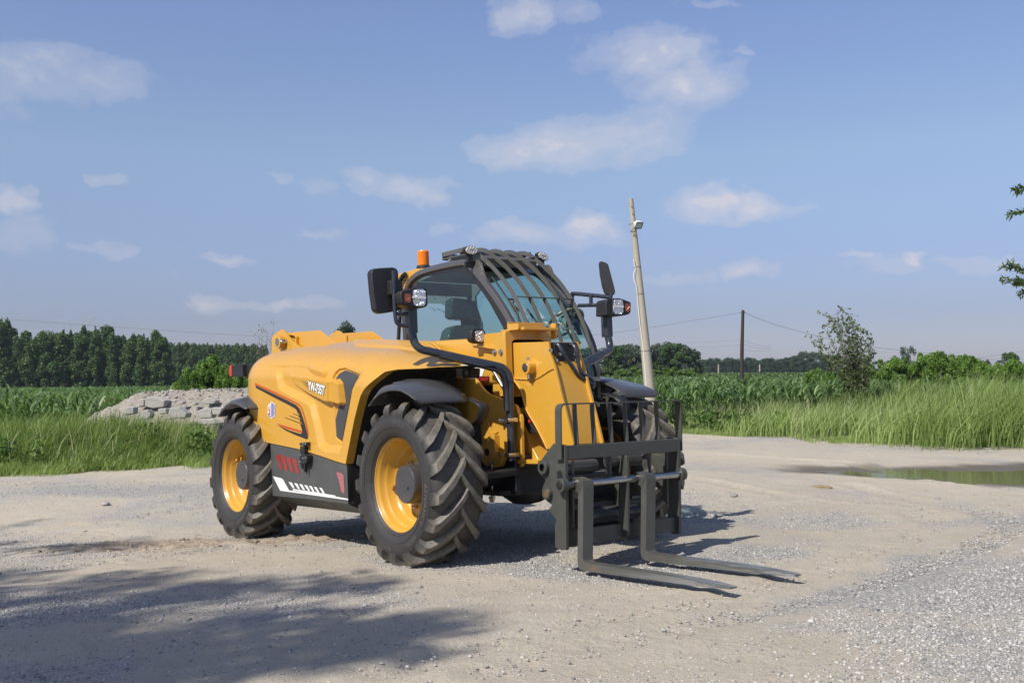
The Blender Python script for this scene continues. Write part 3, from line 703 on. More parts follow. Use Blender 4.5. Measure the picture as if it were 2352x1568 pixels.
# handwriting on the inside of the side window: short marker strokes in two lines
hw = MB(); rr_ = random.Random(4)
for (x0, y0, x1, y1, n) in ((625,478,640,500,2),(690,480,790,500,7),(800,505,872,535,6),(700,548,815,590,10),(606,580,640,596,3),(668,590,760,632,8),(780,560,820,690,11)):
    for k in range(n):
        cx = x0+(x1-x0)*k/max(1, n-1); cy = y0+(y1-y0)*k/max(1, n-1)
        for _ in range(3):
            p = [un(Z3(cx+rr_.uniform(-7, 7), cy+rr_.uniform(-10, 10)), 1, YA+.006) for _ in range(2)]
            hw.tube(p, .0016, 4, caps=False)
hw.build('marker_handwriting', BKS, CAB, ang=0)
# wiper
wp = MB(); wo = .03
def onws(V, x, y, o=.03):
    u = V(x, y); Y_ = .4
    for _ in range(20):                         # meet the windscreen surface
        X = un(u, 0, -.35) if _ == 0 else X
        z = X[2]; zz = [p[1] for p in BL[9:]][::-1]; xx = [p[0] for p in BL[9:]][::-1]
        X = un(u, 0, float(np.interp(z, zz, xx))+o*.8)
    return X
wp.tube([onws(B2, 1160, 1190), onws(B2, 1100, 960), onws(B2, 1010, 820)], .010, 6)
wp.tube([onws(B2, 770, 495), onws(B2, 860, 620), onws(B2, 980, 800), onws(B2, 1130, 1060), onws(B2, 1190, 1190)], .008, 6)
wp.tube([onws(B2, 1035, 860), onws(B2, 1150, 960), onws(B2, 1230, 1080), onws(B2, 1400, 1260)], .008, 6)
wp.tube([onws(B2, 1235, 930), onws(B2, 1370, 1110), onws(B2, 1470, 1290), onws(B2, 1500, 1350)], .009, 6)
wp.tube([onws(B2, 990, 795), onws(B2, 1080, 800), onws(B2, 1040, 855), onws(B2, 1000, 810)], .009, 6)
wp.build('windscreen_wiper', BLK, CAB, ang=60, per=1)
gh = MB(); gh.tube(spline([onws(B2, 1750, 1000, -.06), onws(B2, 1690, 1060, -.06), onws(B2, 1720, 1180, -.06), onws(B2, 1780, 1200, -.06), onws(B2, 1810, 1170, -.06)], 5), .012, 8); gh.build('grab_handle', paint('handle_green', (.22, .27, .19), .4, .1), CAB, ang=50)
# yellow rear cab bulkhead, beacon, wiring loom
yb = MB(); yb.prism([(x, YA-.02, z) for x, z in [un(Z3(*p), 1, YA-.02)[[0, 2]] for p in ((326,290),(400,270),(480,245),(560,240),(640,245),(560,265),(480,300),(425,345),(398,400),(385,470),(380,600),(345,600),(350,420),(330,380))]], (0, .10, 0)); yb.build('cab_rear_panel', YEL, CAB, bevel=.004)
yb = MB()
for p in ((412,303),(388,354),(368,413)):
    X = un(Z3(*p), 1, YA-.02); yb.cyl(X, X-np.array([0, .012, 0]), .011, 8)
yb.build('panel_bolt', ZNC, CAB, ang=30, per=1)
hz = MB(); hc = spline([un(Z3(*p), 1, YA-.05) for p in ((390,290),(365,310),(345,350),(340,420),(342,640),(335,740),(328,870))], 26)
hz.tube(hc, [.021 if i % 2 else .015 for i in range(len(hc))], 8); hz.build('wiring_loom', BLK, CAB, ang=0)
bc = MB(); bp = un(Z3(544, 240), 1, .32); s_ = 6.9/9.2
BE = empty('beacon', TH, tuple(bp))
bc.lathe([(0, 0), (.068, 0), (.066, .018), (.058, .024), (0, .024)], (0, 0, 0), (0, 0, 1), 32); bc.build('beacon_base', BLK, BE, ang=40)
bc = MB(); pr = [(0, .024), (.052, .024)]
for k in range(14): z = .024+.0095*k; pr += [(.054, z+.001), (.054, z+.006), (.050, z+.0085)]
pr += [(.048, .162), (.040, .166), (0, .166)]
AMB, nt, P, _ = newmat('amber_lens'); P.inputs['Base Color'].default_value = (.95, .25, .012, 1); P.inputs['Roughness'].default_value = .18; P.inputs['Subsurface Weight'].default_value = .6; P.inputs['Subsurface Radius'].default_value = (.05, .02, .004); P.inputs['Subsurface Scale'].default_value = 1.
bc.lathe(pr, (0, 0, 0), (0, 0, 1), 32); bc.build('beacon_lens', AMB, BE, ang=30)
# ================================================================ roof guard
GU = empty('cab_guard', TH)
bl5 = [un(B2(*p), 1, .83)[[0, 2]] for p in ((1104,162),(1140,152),(1185,148),(1240,160),(1300,190),(1360,240),(1500,352),(1600,452),(1700,565),(1790,690),(1860,800),(1930,930),(1990,1060),(2040,1180),(2080,1310),(2110,1440))]
def flatbar(name, y, line, w=.038, t=.007):
    P = [p for p in spline([(x, 0, z) for x, z in line], 4)]; n = len(P); mb = MB(); vs = []
    for i in range(n):
        tv = P[min(i+1, n-1)]-P[max(i-1, 0)]; tv /= np.linalg.norm(tv); nn = np.array([-tv[2], 0, tv[0]])
        for a, b_ in ((0, -t/2), (0, t/2), (-w, t/2), (-w, -t/2)):
            s = -1 if nn[2] < 0 else 1; vs.append(P[i]+nn*s*(a) + np.array([0, y+b_, 0]))
    mb.add(vs, [(i*4+j, (i+1)*4+j, (i+1)*4+(j+1) % 4, i*4+(j+1) % 4) for i in range(n-1) for j in range(4)]+[(0, 1, 2, 3), tuple((n-1)*4+j for j in (3, 2, 1, 0))])
    return mb.build(name, BAR, GU, ang=25, weld=True)
YS = [.22, .3725, .525, .6775, .83]
for y in YS: flatbar('guard_bar', y, bl5)
zr = 2.42
xb = bl5[0][0]; xf = bl5[5][0]
cb = MB(); cb.prism([(xf-.03, .215, bl5[5][1]-.005), (xf+.005, .215, bl5[5][1]-.035), (xf-.03, .215, bl5[5][1]-.10), (xf-.045, .215, bl5[5][1]-.09)], (0, .62, 0)); cb.build('guard_crossbar', BAR, GU, bevel=.002)
cb = MB(); mz = [un(B2(*p), 1, .22) for p in ((1095, 742), (1110, 755))]; c0 = mz[0]; cb.box((c0[0]-.01, .525, c0[2]-.01), (.035, .61, .008)); cb.build('guard_crossbar', BAR, GU)
# side rails of the rack
rl = [un(B2(*p), 1, .16) for p in ((90,170),(410,90),(600,118),(600,165),(420,178),(400,150),(92,232))]
for y in (.16, .87):
    rk = MB(); q = [(p[0], y, p[2]) for p in (rl[0], rl[1], rl[5], rl[6])]; rk.prism(q, (0, .012, 0))
    rk.prism([(rl[0][0], y, rl[0][2]-.055), (rl[0][0], y, rl[0][2]-.065), (rl[1][0]+.12, y, rl[5][2]-.035), (rl[1][0]+.12, y, rl[5][2]-.025)], (0, .06 if y < .5 else -.06, 0))
    rk.build('rack_rail', BAR, GU, bevel=.002)
rk = MB(); rk.box((rl[0][0]+.01, .52, rl[0][2]-.04), (.012, .72, .06)); rk.box((xb+.05, .52, bl5[0][1]-.055), (.012, .72, .05)); rk.box((xf-.12, .52, bl5[4][1]-.09), (.14, .62, .006)); rk.build('rack_plate', BAR, GU, bevel=.002)
for y in (YA, YB):
    br = MB(); b_ = [un(B2(*p), 1, YA)[[0, 2]] for p in ((470,352),(560,330),(562,262),(590,272),(612,300),(665,450),(735,635),(612,490),(560,395),(535,355))]
    br.prism([(x, y-.012, z) for x, z in b_], (0, .024, 0)); br.build('guard_bracket', BAR, GU, bevel=.002)
    bo = MB()
    for p in ((618,380),(645,455)): X = un(B2(*p), 1, YA); bo.cyl((X[0], y-.016, X[2]), (X[0], y+.016, X[2]), .009, 8)
    for p in ((180,185),): X = un(B2(*p), 1, YA); bo.cyl((X[0], y+.02, X[2]), (X[0], y+.02, X[2]-.11), .010, 8); bo.cyl((X[0], y+.02, X[2]-.045), (X[0], y+.02, X[2]-.06), .024, 12)
    bo.build('mount_bolt', ZNC, GU, ang=30, per=1)
# oval work lamps
LCEL = paint('lamp_cell', (.62, .62, .58), .35, .1)
def oval(V, c, rx, ry, x0, tilt, lab):
    L = empty('work_lamp', TH); cx = un(V(*c), 0, x0)
    ex = un(V(c[0]+rx, c[1]), 0, x0)-cx; r1 = abs(ex[1]); ey = un(V(c[0], c[1]-ry), 0, x0)-cx; r2 = abs(ey[2])
    Rt = Matrix.Rotation(tilt, 3, 'X')
    def o_(k, s, d, n=32): a = 2*PI*k/n; w = Rt @ Vector((0, math.cos(a)*r1*s, math.sin(a)*r2*s)); return (cx[0]+d, cx[1]+w.y, cx[2]+w.z)
    b = MB(); rings = [(1, 0), (1.06, -.012), (1.0, -.04), (.7, -.06), (.0, -.06)]
    vs = [o_(k, s, d) for s, d in rings for k in range(32)]; b.add(vs, [(i*32+k, i*32+(k+1) % 32, (i+1)*32+(k+1) % 32, (i+1)*32+k) for i in range(4) for k in range(32)])
    b.box((cx[0]-.03, cx[1], cx[2]-r2-.03), (.03, .05, .07)); b.box((cx[0]-.03, cx[1], cx[2]-r2-.085), (.02, .10, .05)); b.build('lamp_housing', BLK, L, ang=40)
    b = MB(); b.add([o_(k, .93, .002) for k in range(32)], [tuple(range(32))]); b.build('lamp_reflector', LCEL, L, ang=0)
    b = MB()
    for k in range(8):
        w = Rt @ Vector((0, math.cos(k*PI/4)*r1*.62, math.sin(k*PI/4)*r2*.58)); q = (cx[0]+.004, cx[1]+w.y, cx[2]+w.z)
        b.lathe([(r1*.20, 0), (r1*.17, .008), (r1*.10, .004), (0, .002)], q, (1, 0, 0), 14)
    b.build('lamp_cell', LCEL, L, ang=30, per=1)
    L['label'] = lab
oval(B2, (488, 137), 88, 58, -.80, math.radians(3), 'oval work lamp at the near front corner of the roof guard')
oval(B2, (1452, 218), 76, 50, -.83, math.radians(-14), 'oval work lamp at the far front corner of the roof guard')
# small square work lamp on the boom and its twin behind
def square_lamp(V, out, lens, x0, dep):
    L = empty('boom_lamp', TH); b = MB(); b.prism([un(V(*p), 0, x0) for p in out], (-dep, 0, 0)); b.build('lamp_housing', BLK, L, bevel=.012)
    b = MB(); b.prism([un(V(*p), 0, x0+.002) for p in lens], (.004, 0, 0)); b.build('lamp_lens', LENS, L, bevel=.001); return L
def lens_mat(name, c):
    m, nt, P, _ = newmat(name); v = coords(nt, (90, 90, 90)); w = nt.nodes.new('ShaderNodeTexWave'); w.bands_direction = 'Y'; w.inputs['Scale'].default_value = 1; w.inputs['Distortion'].default_value = 1.5; nt.links.new(v, w.inputs['Vector'])
    v2 = coords(nt); n = noise(nt, v2, 22, 2)
    P.inputs['Base Color'].default_value = c+(1,); P.inputs['Metallic'].default_value = .75; P.inputs['Roughness'].default_value = .16; P.inputs['Coat Weight'].default_value = 1
    nt.links.new(bump(nt, w.outputs['Fac'], .003, .6, bump(nt, n, .05, .8)), P.inputs['Normal']); return m
LENS = lens_mat('clear_lamp_lens', (.72, .72, .72)); ORG = lens_mat('amber_indicator_lens', (.42, .10, .03))
square_lamp(Z3, [(952,790),(962,765),(985,755),(1050,758),(1075,775),(1078,810),(1068,860),(1045,880),(1000,882),(965,868),(952,840)], [(985,785),(1000,772),(1050,775),(1062,790),(1058,850),(1042,870),(1000,866),(984,850)], -.20, .07)
square_lamp(Z3, [(1390,790),(1400,768),(1430,762),(1480,765),(1498,785),(1498,800),(1390,800)], [(1410,780),(1480,782),(1485,792),(1405,790)], -.20, .07)
# head lamp pods, mirrors and their arms
def pod(outl, side_, lens, amb, x0, dep, lab):
    L = empty('head_lamp', TH); L['label'] = lab; V, pts = outl
    b = MB(); b.prism([un(V(*p), 0, x0) for p in pts], (-dep, 0, 0)); 
    if side_: b.prism([un(V(*p), 0, x0-.01) for p in side_], (-dep, 0, 0))
    b.build('lamp_housing', BLK, L, bevel=.012)
    b = MB(); b.prism([un(V(*p), 0, x0+.003) for p in lens], (.004, 0, 0)); b.build('lamp_lens', LENS, L, bevel=.001)
    b = MB(); b.prism([un(V(*p), 0, x0+.003) for p in amb], (.004, 0, 0)); b.build('indicator_lens', ORG, L, bevel=.001)
    b = MB(); ys_ = [un(V(*p), 0, x0+.008) for p in ((lens[0][0]+3, (lens[0][1]+lens[3][1])/2+2), (lens[1][0]+3, (lens[0][1]+lens[3][1])/2))]
    c = sum(np.array(un(V(*p), 0, x0+.008)) for p in lens)/len(lens); w = max(abs(un(V(*p), 0, x0)[1]-c[1]) for p in lens)
    b.box((c[0], c[1], c[2]), (.004, w*1.9, .014)); b.build('lamp_bar', WHT, L, ang=0)
pod((B1, [(606,720),(618,690),(660,668),(740,655),(790,640),(860,634),(970,634),(1000,650),(1012,690),(1020,880),(1005,915),(960,932),(850,946),(790,935),(740,905),(660,895),(625,880),(612,850)]), None,
    [(788,690),(810,665),(860,658),(940,660),(970,690),(980,800),(975,880),(950,908),(850,914),(805,890),(790,840)], [(662,728),(735,718),(754,735),(756,850),(740,860),(668,845)], .09, .13, 'head lamp and indicator pod under the near mirror')
pod((B4, [(672,560),(685,543),(760,540),(830,560),(905,590),(918,615),(914,720),(900,750),(850,768),(770,780),(680,778),(668,755)]), [(585,590),(600,560),(680,541),(690,600),(680,778),(582,768)],
    [(682,575),(700,557),(770,560),(800,575),(810,640),(806,730),(780,755),(700,752),(676,720)], [(832,615),(870,610),(905,630),(900,700),(880,725),(832,715)], .10, .13, 'head lamp and indicator pod under the far mirror')
def arm(sg):
    A = empty('mirror_arm', TH); b = MB()
    C = np.array(un(Z3(470, 925), 1, -.96)); D = np.array(un(Z3(440, 745), 1, -.96)); C2_ = np.array([.235, -.30, 1.37]); E0 = np.array([.225, -.30, .69])
    f = lambda p: (p[0], p[1]*-sg, p[2])
    b.tube(fillet([f(E0), f(C2_+(0, 0, -.0)), f(C), f(D)], .09, 8), .030, 14)
    E1 = np.array([.235, -.335, 1.06]); b.tube(fillet([f(E1), f((.24, -.350, 1.352)), f((.055, -.80, C[2]-.058))], .10, 8), .021, 10)
    b.build('support_tube', TUB, A, ang=50)
    b = MB(); b.box(f(D+(0, 0, .05)), (.075, .065, .19)); b.cyl(f(D+(0, 0, .12)), f(D+(.02, 0, .26)), .022, 10); b.build('bracket_box', TUB, A, bevel=.006)
    b = MB()
    for z in (.735, .99): b.box(f((.215, -.30, z)), (.10, .085, .03)); b.cyl(f((.27, -.36, z)), f((.27, -.30, z)), .016, 8); b.cyl(f((.16, -.36, z)), f((.16, -.30, z)), .014, 8)
    b.build('tube_clamp', ZNC, A, bevel=.003, per=3)
    if sg > 0:
        b = MB(); V = Z3; b.tube(fillet([un(V(*p), 0, .0) for p in ((285,262),(290,470),(300,640),(312,720),(410,738))], .08), .015, 8)
        b.tube([un(V(318, 632), 0, .0), un(V(410, 634), 0, .0)], .014, 8); b.build('mirror_stalk', TUB, A, ang=50)
    else:
        b = MB(); b.tube([un(B4(130, 482), 0, -.40), un(B4(200, 484), 0, -.3), un(B4(655, 530), 0, .03)], .018, 8); b.tube([un(B4(215, 640), 0, -.30), un(B4(580, 632), 0, .03)], .016, 8)
        b.tube([un(B4(378, 505), 0, -.14), un(B4(382, 632), 0, -.14)], .016, 8); b.tube([un(B4(645, 480), 0, .03), un(B4(645, 545), 0, .03)], .016, 8)
        b.tube([un(B4(78, 640), 0, -.38), un(B4(145, 640), 0, -.38)], .02, 8); b.tube([un(B4(125, 480), 0, -.4), un(B4(135, 650), 0, -.4)], .018, 8); b.build('mirror_stalk', TUB, A, ang=50)
    return A
arm(1); arm(-1)
mr = MB(); mr.prism([un(Z3(*p), 0, -.05) for p in ((97,285),(103,258),(125,243),(200,236),(290,232),(318,242),(330,268),(348,450),(357,570),(350,592),(325,605),(240,620),(180,626),(150,615),(132,590),(112,450))], (-.07, 0, 0))
mo = mr.build('wing_mirror', MIR, TH, bevel=.025, label='large black mirror on the near side, seen from its back')
mr = MB(); c = un(Z3(295, 412), 0, -.03); mr.box(c, (.07, .10, .11)); mr.build('mirror_clamp', BLK, mo, bevel=.012)
mr = MB(); q = [unp(B4(*p), (1, -.9, 0), -.84) for p in ((485,70),(498,50),(530,49),(580,66),(610,90),(640,200),(680,350),(703,445),(700,475),(680,492),(640,502),(590,490),(560,465),(530,380),(500,220))]
mr.prism(q, (-.06, .05, 0)); mr.build('wing_mirror', MIR, TH, bevel=.03, label='slim black mirror on the far side, turned edge on')
# ================================================================ boom, chassis nose, boom head
yB = -.20
bm = MB()
zt0 = un((1100, 775), 1, yB); zt1 = un((870, 790), 1, yB); lowf = un(B5(620, 806), 1, yB)
def rsec(x, zt, zb, hw, r=.05):                # rounded rectangle section
    o = []
    for cy, cz, a0 in ((hw-r, zt-r, 0), (-hw+r, zt-r, 90), (-hw+r, zb+r, 180), (hw-r, zb+r, 270)):
        for k in range(5): a = math.radians(a0+k*22.5); o.append((x, cy+r*math.cos(a), cz+r*math.sin(a)))
    return o
secs = [rsec(-3.4, 1.80, 1.45, .2), rsec(zt1[0], zt1[2], 1.36, .2), rsec(zt0[0], zt0[2], lowf[2], .2), rsec(.05, 1.635, lowf[2]-.004, .2)]
vs = [p for s in secs for p in s]; fs = [(i*20+j, i*20+(j+1) % 20, (i+1)*20+(j+1) % 20, (i+1)*20+j) for i in range(3) for j in range(20)]
bm.add(vs, fs); BOOM = bm.build('boom', YEL, TH, ang=50)
ck_ = MB()                                      # collar at the mouth of the outer section
x1 = un(B5(815, 100), 1, yB-.02)[0]
o = rsec(x1, 1.665, lowf[2]+.01, .225, .02); i_ = rsec(x1, 1.60, lowf[2]+.05, .165, .04); ck_.ring(o, i_, (-.04, 0, 0))
pl = [tuple(un(B5(*p), 1, yB-.012)) for p in ((350,180),(560,115),(812,92),(815,240),(790,235),(795,520),(700,540),(560,470),(480,300),(365,285))]; ck_.prism(pl, (0, .008, 0))
ck_.prism([tuple(un(B5(*p), 1, yB-.06)) for p in ((365,277),(480,285),(570,292),(605,318),(480,296),(368,290))], (0, .06, 0))
CKo = ck_.build('boom_collar', YEL, BOOM, bevel=.004)
ck_ = MB()
for p in ((668,362),(754,362)): X = un(B5(*p), 1, yB-.014); ck_.cyl(X, X-np.array([0, .018, 0]), .016, 6); ck_.cyl(X, X-np.array([0, .006, 0]), .024, 14)
ck_.build('collar_bolt', ZNC, CKo, ang=30, per=2)
sc = MB(); sc.box((x1+.01, 0, 1.672), (.30, .33, .02)); sc.prism([(x1-.02, -.19, 1.665), (x1+.12, -.19, 1.665), (x1+.12, -.19, 1.71), (x1-.02, -.19, 1.72)], (0, .01, 0)); sc.box((x1-.02, 0, 1.70), (.012, .36, .07)); sc.box((x1+.10, .17, 1.66), (.06, .012, .12)); sc.build('collar_bracket', YEL, CKo, bevel=.003)
dk = MB(); dk.box((x1-.10, 0, 1.47), (.02, .33, .26)); dk.build('boom_mouth', LIN, BOOM)
# lower boom flange and inner boom
fl = MB(); fl.prism([tuple(un(B5(*p), 1, yB+.02)) for p in ((640,700),(668,640),(700,630),(800,620),(800,962),(700,966),(650,945),(636,900))], (0, .36, 0)); fl.build('boom_flange', YEL, BOOM, bevel=.01)
yH = -.15
HO = [Z4(*p) for p in ((470,146),(500,138),(640,134),(770,130),(778,200),(820,330),(865,520),(920,740),(965,935),(950,1010),(850,1040),(775,975),(730,895),(665,775),(600,668),(570,600),(562,560),(545,500),(520,445),(490,425),(462,420),(460,200))]
hd = [tuple(un(q, 1, yH)) for q in HO]
h1 = MB(); h1.prism(hd, (0, .022, 0)); h1.prism([(x, y+.278, z) for x, y, z in hd], (0, .022, 0)); HEAD = h1.build('boom_head', YEL, TH, bevel=.004)
ins = MB(); fr_ = [np.array(hd[k]) for k in (3, 4, 5, 6, 7, 8, 9)]
A = [(p[0]-.025, yH+.02, p[2]) for p in fr_]; B = [(p[0]-.025, -yH-.02, p[2]) for p in fr_]; ins.strip(A, B)
bk = [np.array(hd[k]) for k in (0, 1, 2, 3)]; ins.strip([(p[0], yH+.01, p[2]-.004) for p in bk], [(p[0], -yH-.01, p[2]-.004) for p in bk])
lowe = [np.array(hd[k]) for k in range(9, 21)]; ins.strip([(p[0], yH+.01, p[2]) for p in lowe], [(p[0], -yH-.01, p[2]) for p in lowe])
ins.build('head_front_plate', YEL, HEAD, ang=30)
YWD = paint('weld_yellow', (.60, .33, .06), .6, .15, bmp=.002, bscale=90, spec=.25)
wl = MB()                                      # weld beads
wl.tube(spline([un(B5(*p), 1, yH-.002) for p in ((905,712),(960,718),(1040,726),(1150,728),(1210,722),(1300,675),(1400,610),(1462,580))], 6), .0075, 6)
wl.tube(spline([un(Z4(*p), 1, yH-.002) for p in ((500,425),(560,520),(600,660),(680,800),(765,970))], 6), .009, 6); wl.build('weld_bead', YWD, HEAD, ang=60, per=1)
inb = MB(); inb.add(rsec(-.2, 1.575, 1.33, .14)+rsec(hd[0][0]+.05, 1.565, 1.33, .14), [(j, (j+1) % 20, (j+1) % 20+20, j+20) for j in range(20)]); inb.build('inner_boom', YEL, BOOM, ang=50)
bs = MB(); X = un(B5(1078, 567), 1, yH-.07); c0 = np.array(X); bs.cyl(c0+(0, .09, 0), c0, .052, 28); bs.ball(c0+(.01, .075, .0), .066, 16, (1, .25, 1)); PB = bs.build('pivot_boss', YEL, HEAD, bevel=.004)
bs = MB(); bs.cyl(c0+(0, .02, 0), c0-(0, .006, 0), .031, 24); bs.cyl(c0+(0, .03, .05), c0+(0, .03, .075), .011, 6); bs.cyl(c0+(0, .03, -.05), c0+(0, .03, -.085), .011, 6); bs.build('pivot_pin', STL, PB, ang=30)
# hydraulic block and hoses at the head
xf_ = np.array(hd[3]); nx = (1, 0, .0)
hb = MB(); hbp = [unp(Z4(*p), nx, xf_[0]-.01) for p in ((795,140),(970,136),(985,165),(1000,240),(978,282),(832,284),(805,215))]; hb.prism(hbp, (.03, 0, -.0)); HB = hb.build('hydraulic_block', BLK, HEAD, bevel=.006)
hb = MB()
for p in ((855,230),(970,228),(828,276),(980,272),(784,198)): X = unp(Z4(*p), nx, xf_[0]+.02); hb.cyl(X, np.array(X)+(.016, 0, 0), .013, 6)
hb.build('block_bolt', ZNC, HB, ang=30, per=1)
hb = MB()
for pts in (((830,150),(852,158),(880,205),(915,260),(960,330),(1010,395),(1060,425),(1100,450),(1125,480),(1110,495)), ((942,150),(965,155),(985,190),(1000,260),(1015,330),(1035,375),(1075,400),(1115,430),(1130,460),(1122,490))):
    P_ = [unp(Z4(*p), nx, xf_[0]+.02+.05*min(1, k/2.)) for k, p in enumerate(pts)]; hb.tube(spline(P_, 5), .015, 10)
hb.build('hydraulic_pipe', TUB, HB, ang=60, per=1)
# stickers on the boom side
yS = yB-.004
def bside(name, V, polys, mat, off, parent):
    mb = MB()
    for p in polys: mb.prism([tuple(un(V(*q), 1, yS-off)) for q in p], (0, .001, 0))
    return mb.build(name, mat, parent, ang=0)
SB = bside('white_boom_sticker', B5, [[(150,530),(545,534),(490,712),(150,712)]], WHT, 0, BOOM)
bside('sticker_letter', B5, [[(372,562),(434,560),(404,712),(384,712),(398,642),(384,642),(368,712),(345,712)], [(240,562),(345,562),(335,712),(240,712)]], BKS, .0015, SB)
bside('sticker_letter_face', B5, [[(380,568),(398,567),(386,634),(398,634),(412,566),(429,566),(401,706),(388,706),(402,638),(381,638),(366,706),(350,706)], [(300,568),(338,568),(328,706),(300,706)]], WHT, .003, SB)
bside('red_sticker_mark', B5, [[(415,650),(450,650),(442,690),(408,690)], [(330,660),(352,660),(348,700),(325,700)]], RED, .0035, SB)
bn = bside('company_banner', B5, [[(402,686),(593,686),(577,753),(470,753),(430,720)]], BKS, .0045, SB)
mb = MB(); quadtext(mb, 'VY INDUSTRY', [(448,697),(585,697),(575,746),(440,746)], lambda p, off: tuple(un(B5(*p), 1, yS-off)), .01, .006); mb.build('banner_lettering', RED, bn, ang=0)
# camera on its bracket
cm = MB(); yc = -.50; cm.prism([tuple(un(Z4(*p), 1, yc)) for p in ((95,345),(105,336),(165,338),(170,350),(166,408),(158,414),(98,405),(92,395))], (0, .08, 0)); CMo = cm.build('reversing_camera', BLK, TH, bevel=.004)
cm = MB(); cm.tube([un(Z4(*p), 1, yc-.012) for p in ((88,345),(92,330),(178,336),(172,345))], .006, 6); cm.tube([un(Z4(*p), 1, yc) for p in ((110,410),(108,470),(80,500))], .005, 6)
cm.build('camera_bracket', BLK, CMo); cm = MB(); X = un(Z4(132, 370), 1, yc-.003); cm.cyl(X, X-np.array([0, .004, 0]), .018, 16)
for k in range(10): a = 2*PI*k/10; q = np.array(X)+(.032*math.cos(a), 0, .028*math.sin(a)); cm.cyl(q, q-np.array([0, .003, 0]), .004, 6)
cm.build('camera_lens', STL, CMo, ang=30)
# chassis plates
yC = -.30
ch = MB(); ch.prism([tuple(un(C2(*p), 1, yC)) for p in ((-200,60),(0,80),(60,84),(130,88),(175,145),(225,210),(268,245),(370,285),(440,318),(458,430),(470,860),(440,870),(380,1008),(350,1020),(250,1008),(200,960),(180,830),(100,720),(-100,640),(-240,600))], (0, .025, 0))
ch.prism([(p[0], .30, p[2]) for p in (un(C2(*p), 1, yC) for p in ((-200,60),(130,88),(268,245),(440,318),(470,860),(350,1020),(250,1008),(180,830),(-240,600)))], (0, -.025, 0))
ch.prism([tuple(un(C2(*p), 1, yC+.07)) for p in ((528,352),(545,360),(560,378),(580,450),(604,468),(612,500),(622,985),(612,1005),(595,1014),(520,1008),(495,985),(498,940),(530,880))], (0, .03, 0))
CH = ch.build('chassis_plate', YEL, TH, bevel=.005, per=1)
gs = MB(); gs.prism([tuple(un(C2(*p), 1, yC-.05)) for p in ((190,800),(265,728),(300,676),(328,674),(338,850),(445,846),(380,1008),(350,1020),(262,1006),(215,960))], (0, .05, 0)); gs.prism([tuple(un(C2(*p), 1, yC-.012)) for p in ((204,525),(262,525),(300,640),(370,640),(345,665),(270,700),(204,760))], (0, .012, 0)); GS = gs.build('tie_down_bracket', YEL, CH, bevel=.006)
gs = MB(); X = un(C2(255, 855), 1, yC-.052); gs.cyl(X, np.array(X)-(0, .002, 0), .028, 20); gs.build('bracket_hole', LIN, GS)
# nose box between the plates, dark under the boom head
nb = MB(); a0 = un(C2(615, 480), 1, -.10); a1 = un(C2(625, 970), 1, -.10); b1 = un(C2(890, 940), 1, -.10)
nb.prism([(a1[0]-.35, -.12, a1[2]+.35), (a1[0]+.02, -.12, a1[2]+.42), (b1[0]-.18, -.12, b1[2]+.12), (b1[0]-.12, -.12, b1[2]+.05), (b1[0]-.08, -.12, b1[2]), (a1[0]-.35, -.12, a1[2])], (0, .24, 0))
nb.box((a1[0]+.10, 0, a1[2]+.02), (.55, .5, .03)); nb.build('chassis_nose', YEL, TH, bevel=.006)
bp_ = MB(); bp_.prism([tuple(un(C2(*p), 1, -.13)) for p in ((600,462),(640,455),(700,540),(780,655),(700,662),(685,640))], (0, .01, 0)); BPo = bp_.build('hydraulic_cover', BLK, TH, bevel=.003)
bp_ = MB(); bp_.prism([tuple(un(C2(*p), 1, -.134)) for p in ((680,522),(700,512),(712,540),(692,548))], (0, .002, 0)); bp_.build('cover_sticker', RED, BPo, ang=0)
bp_ = MB()
for p in ((627,476),(706,634)): X = un(C2(*p), 1, -.132); bp_.cyl(X, np.array(X)-(0, .012, 0), .013, 6)
bp_.build('cover_bolt', BLK, BPo, per=1)
# chrome lift rods, tie rod
rd = MB(); rd.tube([un(Z4(*p), 1, -.27) for p in ((280,335),(330,350),(352,375),(422,500))], .013, 10); rd.build('gas_strut', STL, TH, ang=40)
rd = MB(); rd.tube([un(C2(307, 985), 1, -.36), un(C2(311, 1375), 1, -.36)], .013, 10); RD = rd.build('tie_rod', STL, TH, ang=40)
rd = MB(); rd.cyl(un(C2(310, 1318), 1, -.36), un(C2(310, 1348), 1, -.36), .026, 6); rd.cyl(un(C2(310, 1348), 1, -.36), un(C2(310, 1380), 1, -.36), .020, 6); rd.cyl(un(C2(300, 962), 1, -.36), un(C2(300, 980), 1, -.36), .026, 6); rd.build('rod_nut', ZNC, RD, ang=30, per=1)
rd = MB(); rd.box(un(C2(320, 1278), 1, -.36), (.32, .10, .035)); rd.build('rod_plate', AXL, TH, bevel=.004)
# axles, drive line, belly
for x in (0, -LB):
    ax = MB()
    ax.cyl((x, -.95, RZ), (x, .95, RZ), .085, 20); ax.lathe([(0, -.24), (.12, -.22), (.19, -.10), (.20, .0), (.19, .10), (.12, .22), (0, .24)], (x, 0, RZ-.03), (0, 1, 0), 24)
    for s in (-1, 1): ax.cyl((x, s*.62, RZ), (x, s*.97, RZ), .15, 20); ax.box((x, s*.60, RZ), (.26, .12, .28)); ax.cyl((x+.22, s*.72, RZ+.02), (x+.20, s*.15, RZ+.05), .035, 12)
    ax.box((x+.02, 0, RZ+.02), (.42, .55, .30))
    ax.build('axle', AXL, TH, bevel=.012)
be = MB(); be.box((-1.45, 0, .72), (2.6, .62, .50)); be.cyl((-2.6, 0, .52), (-.25, 0, .52), .05, 12); be.box((-1.6, -.62, .70), (1.2, .75, .55)); be.box((-1.6, .66, .68), (1.3, .60, .5)); be.build('belly_frame', AXL, TH, bevel=.02)
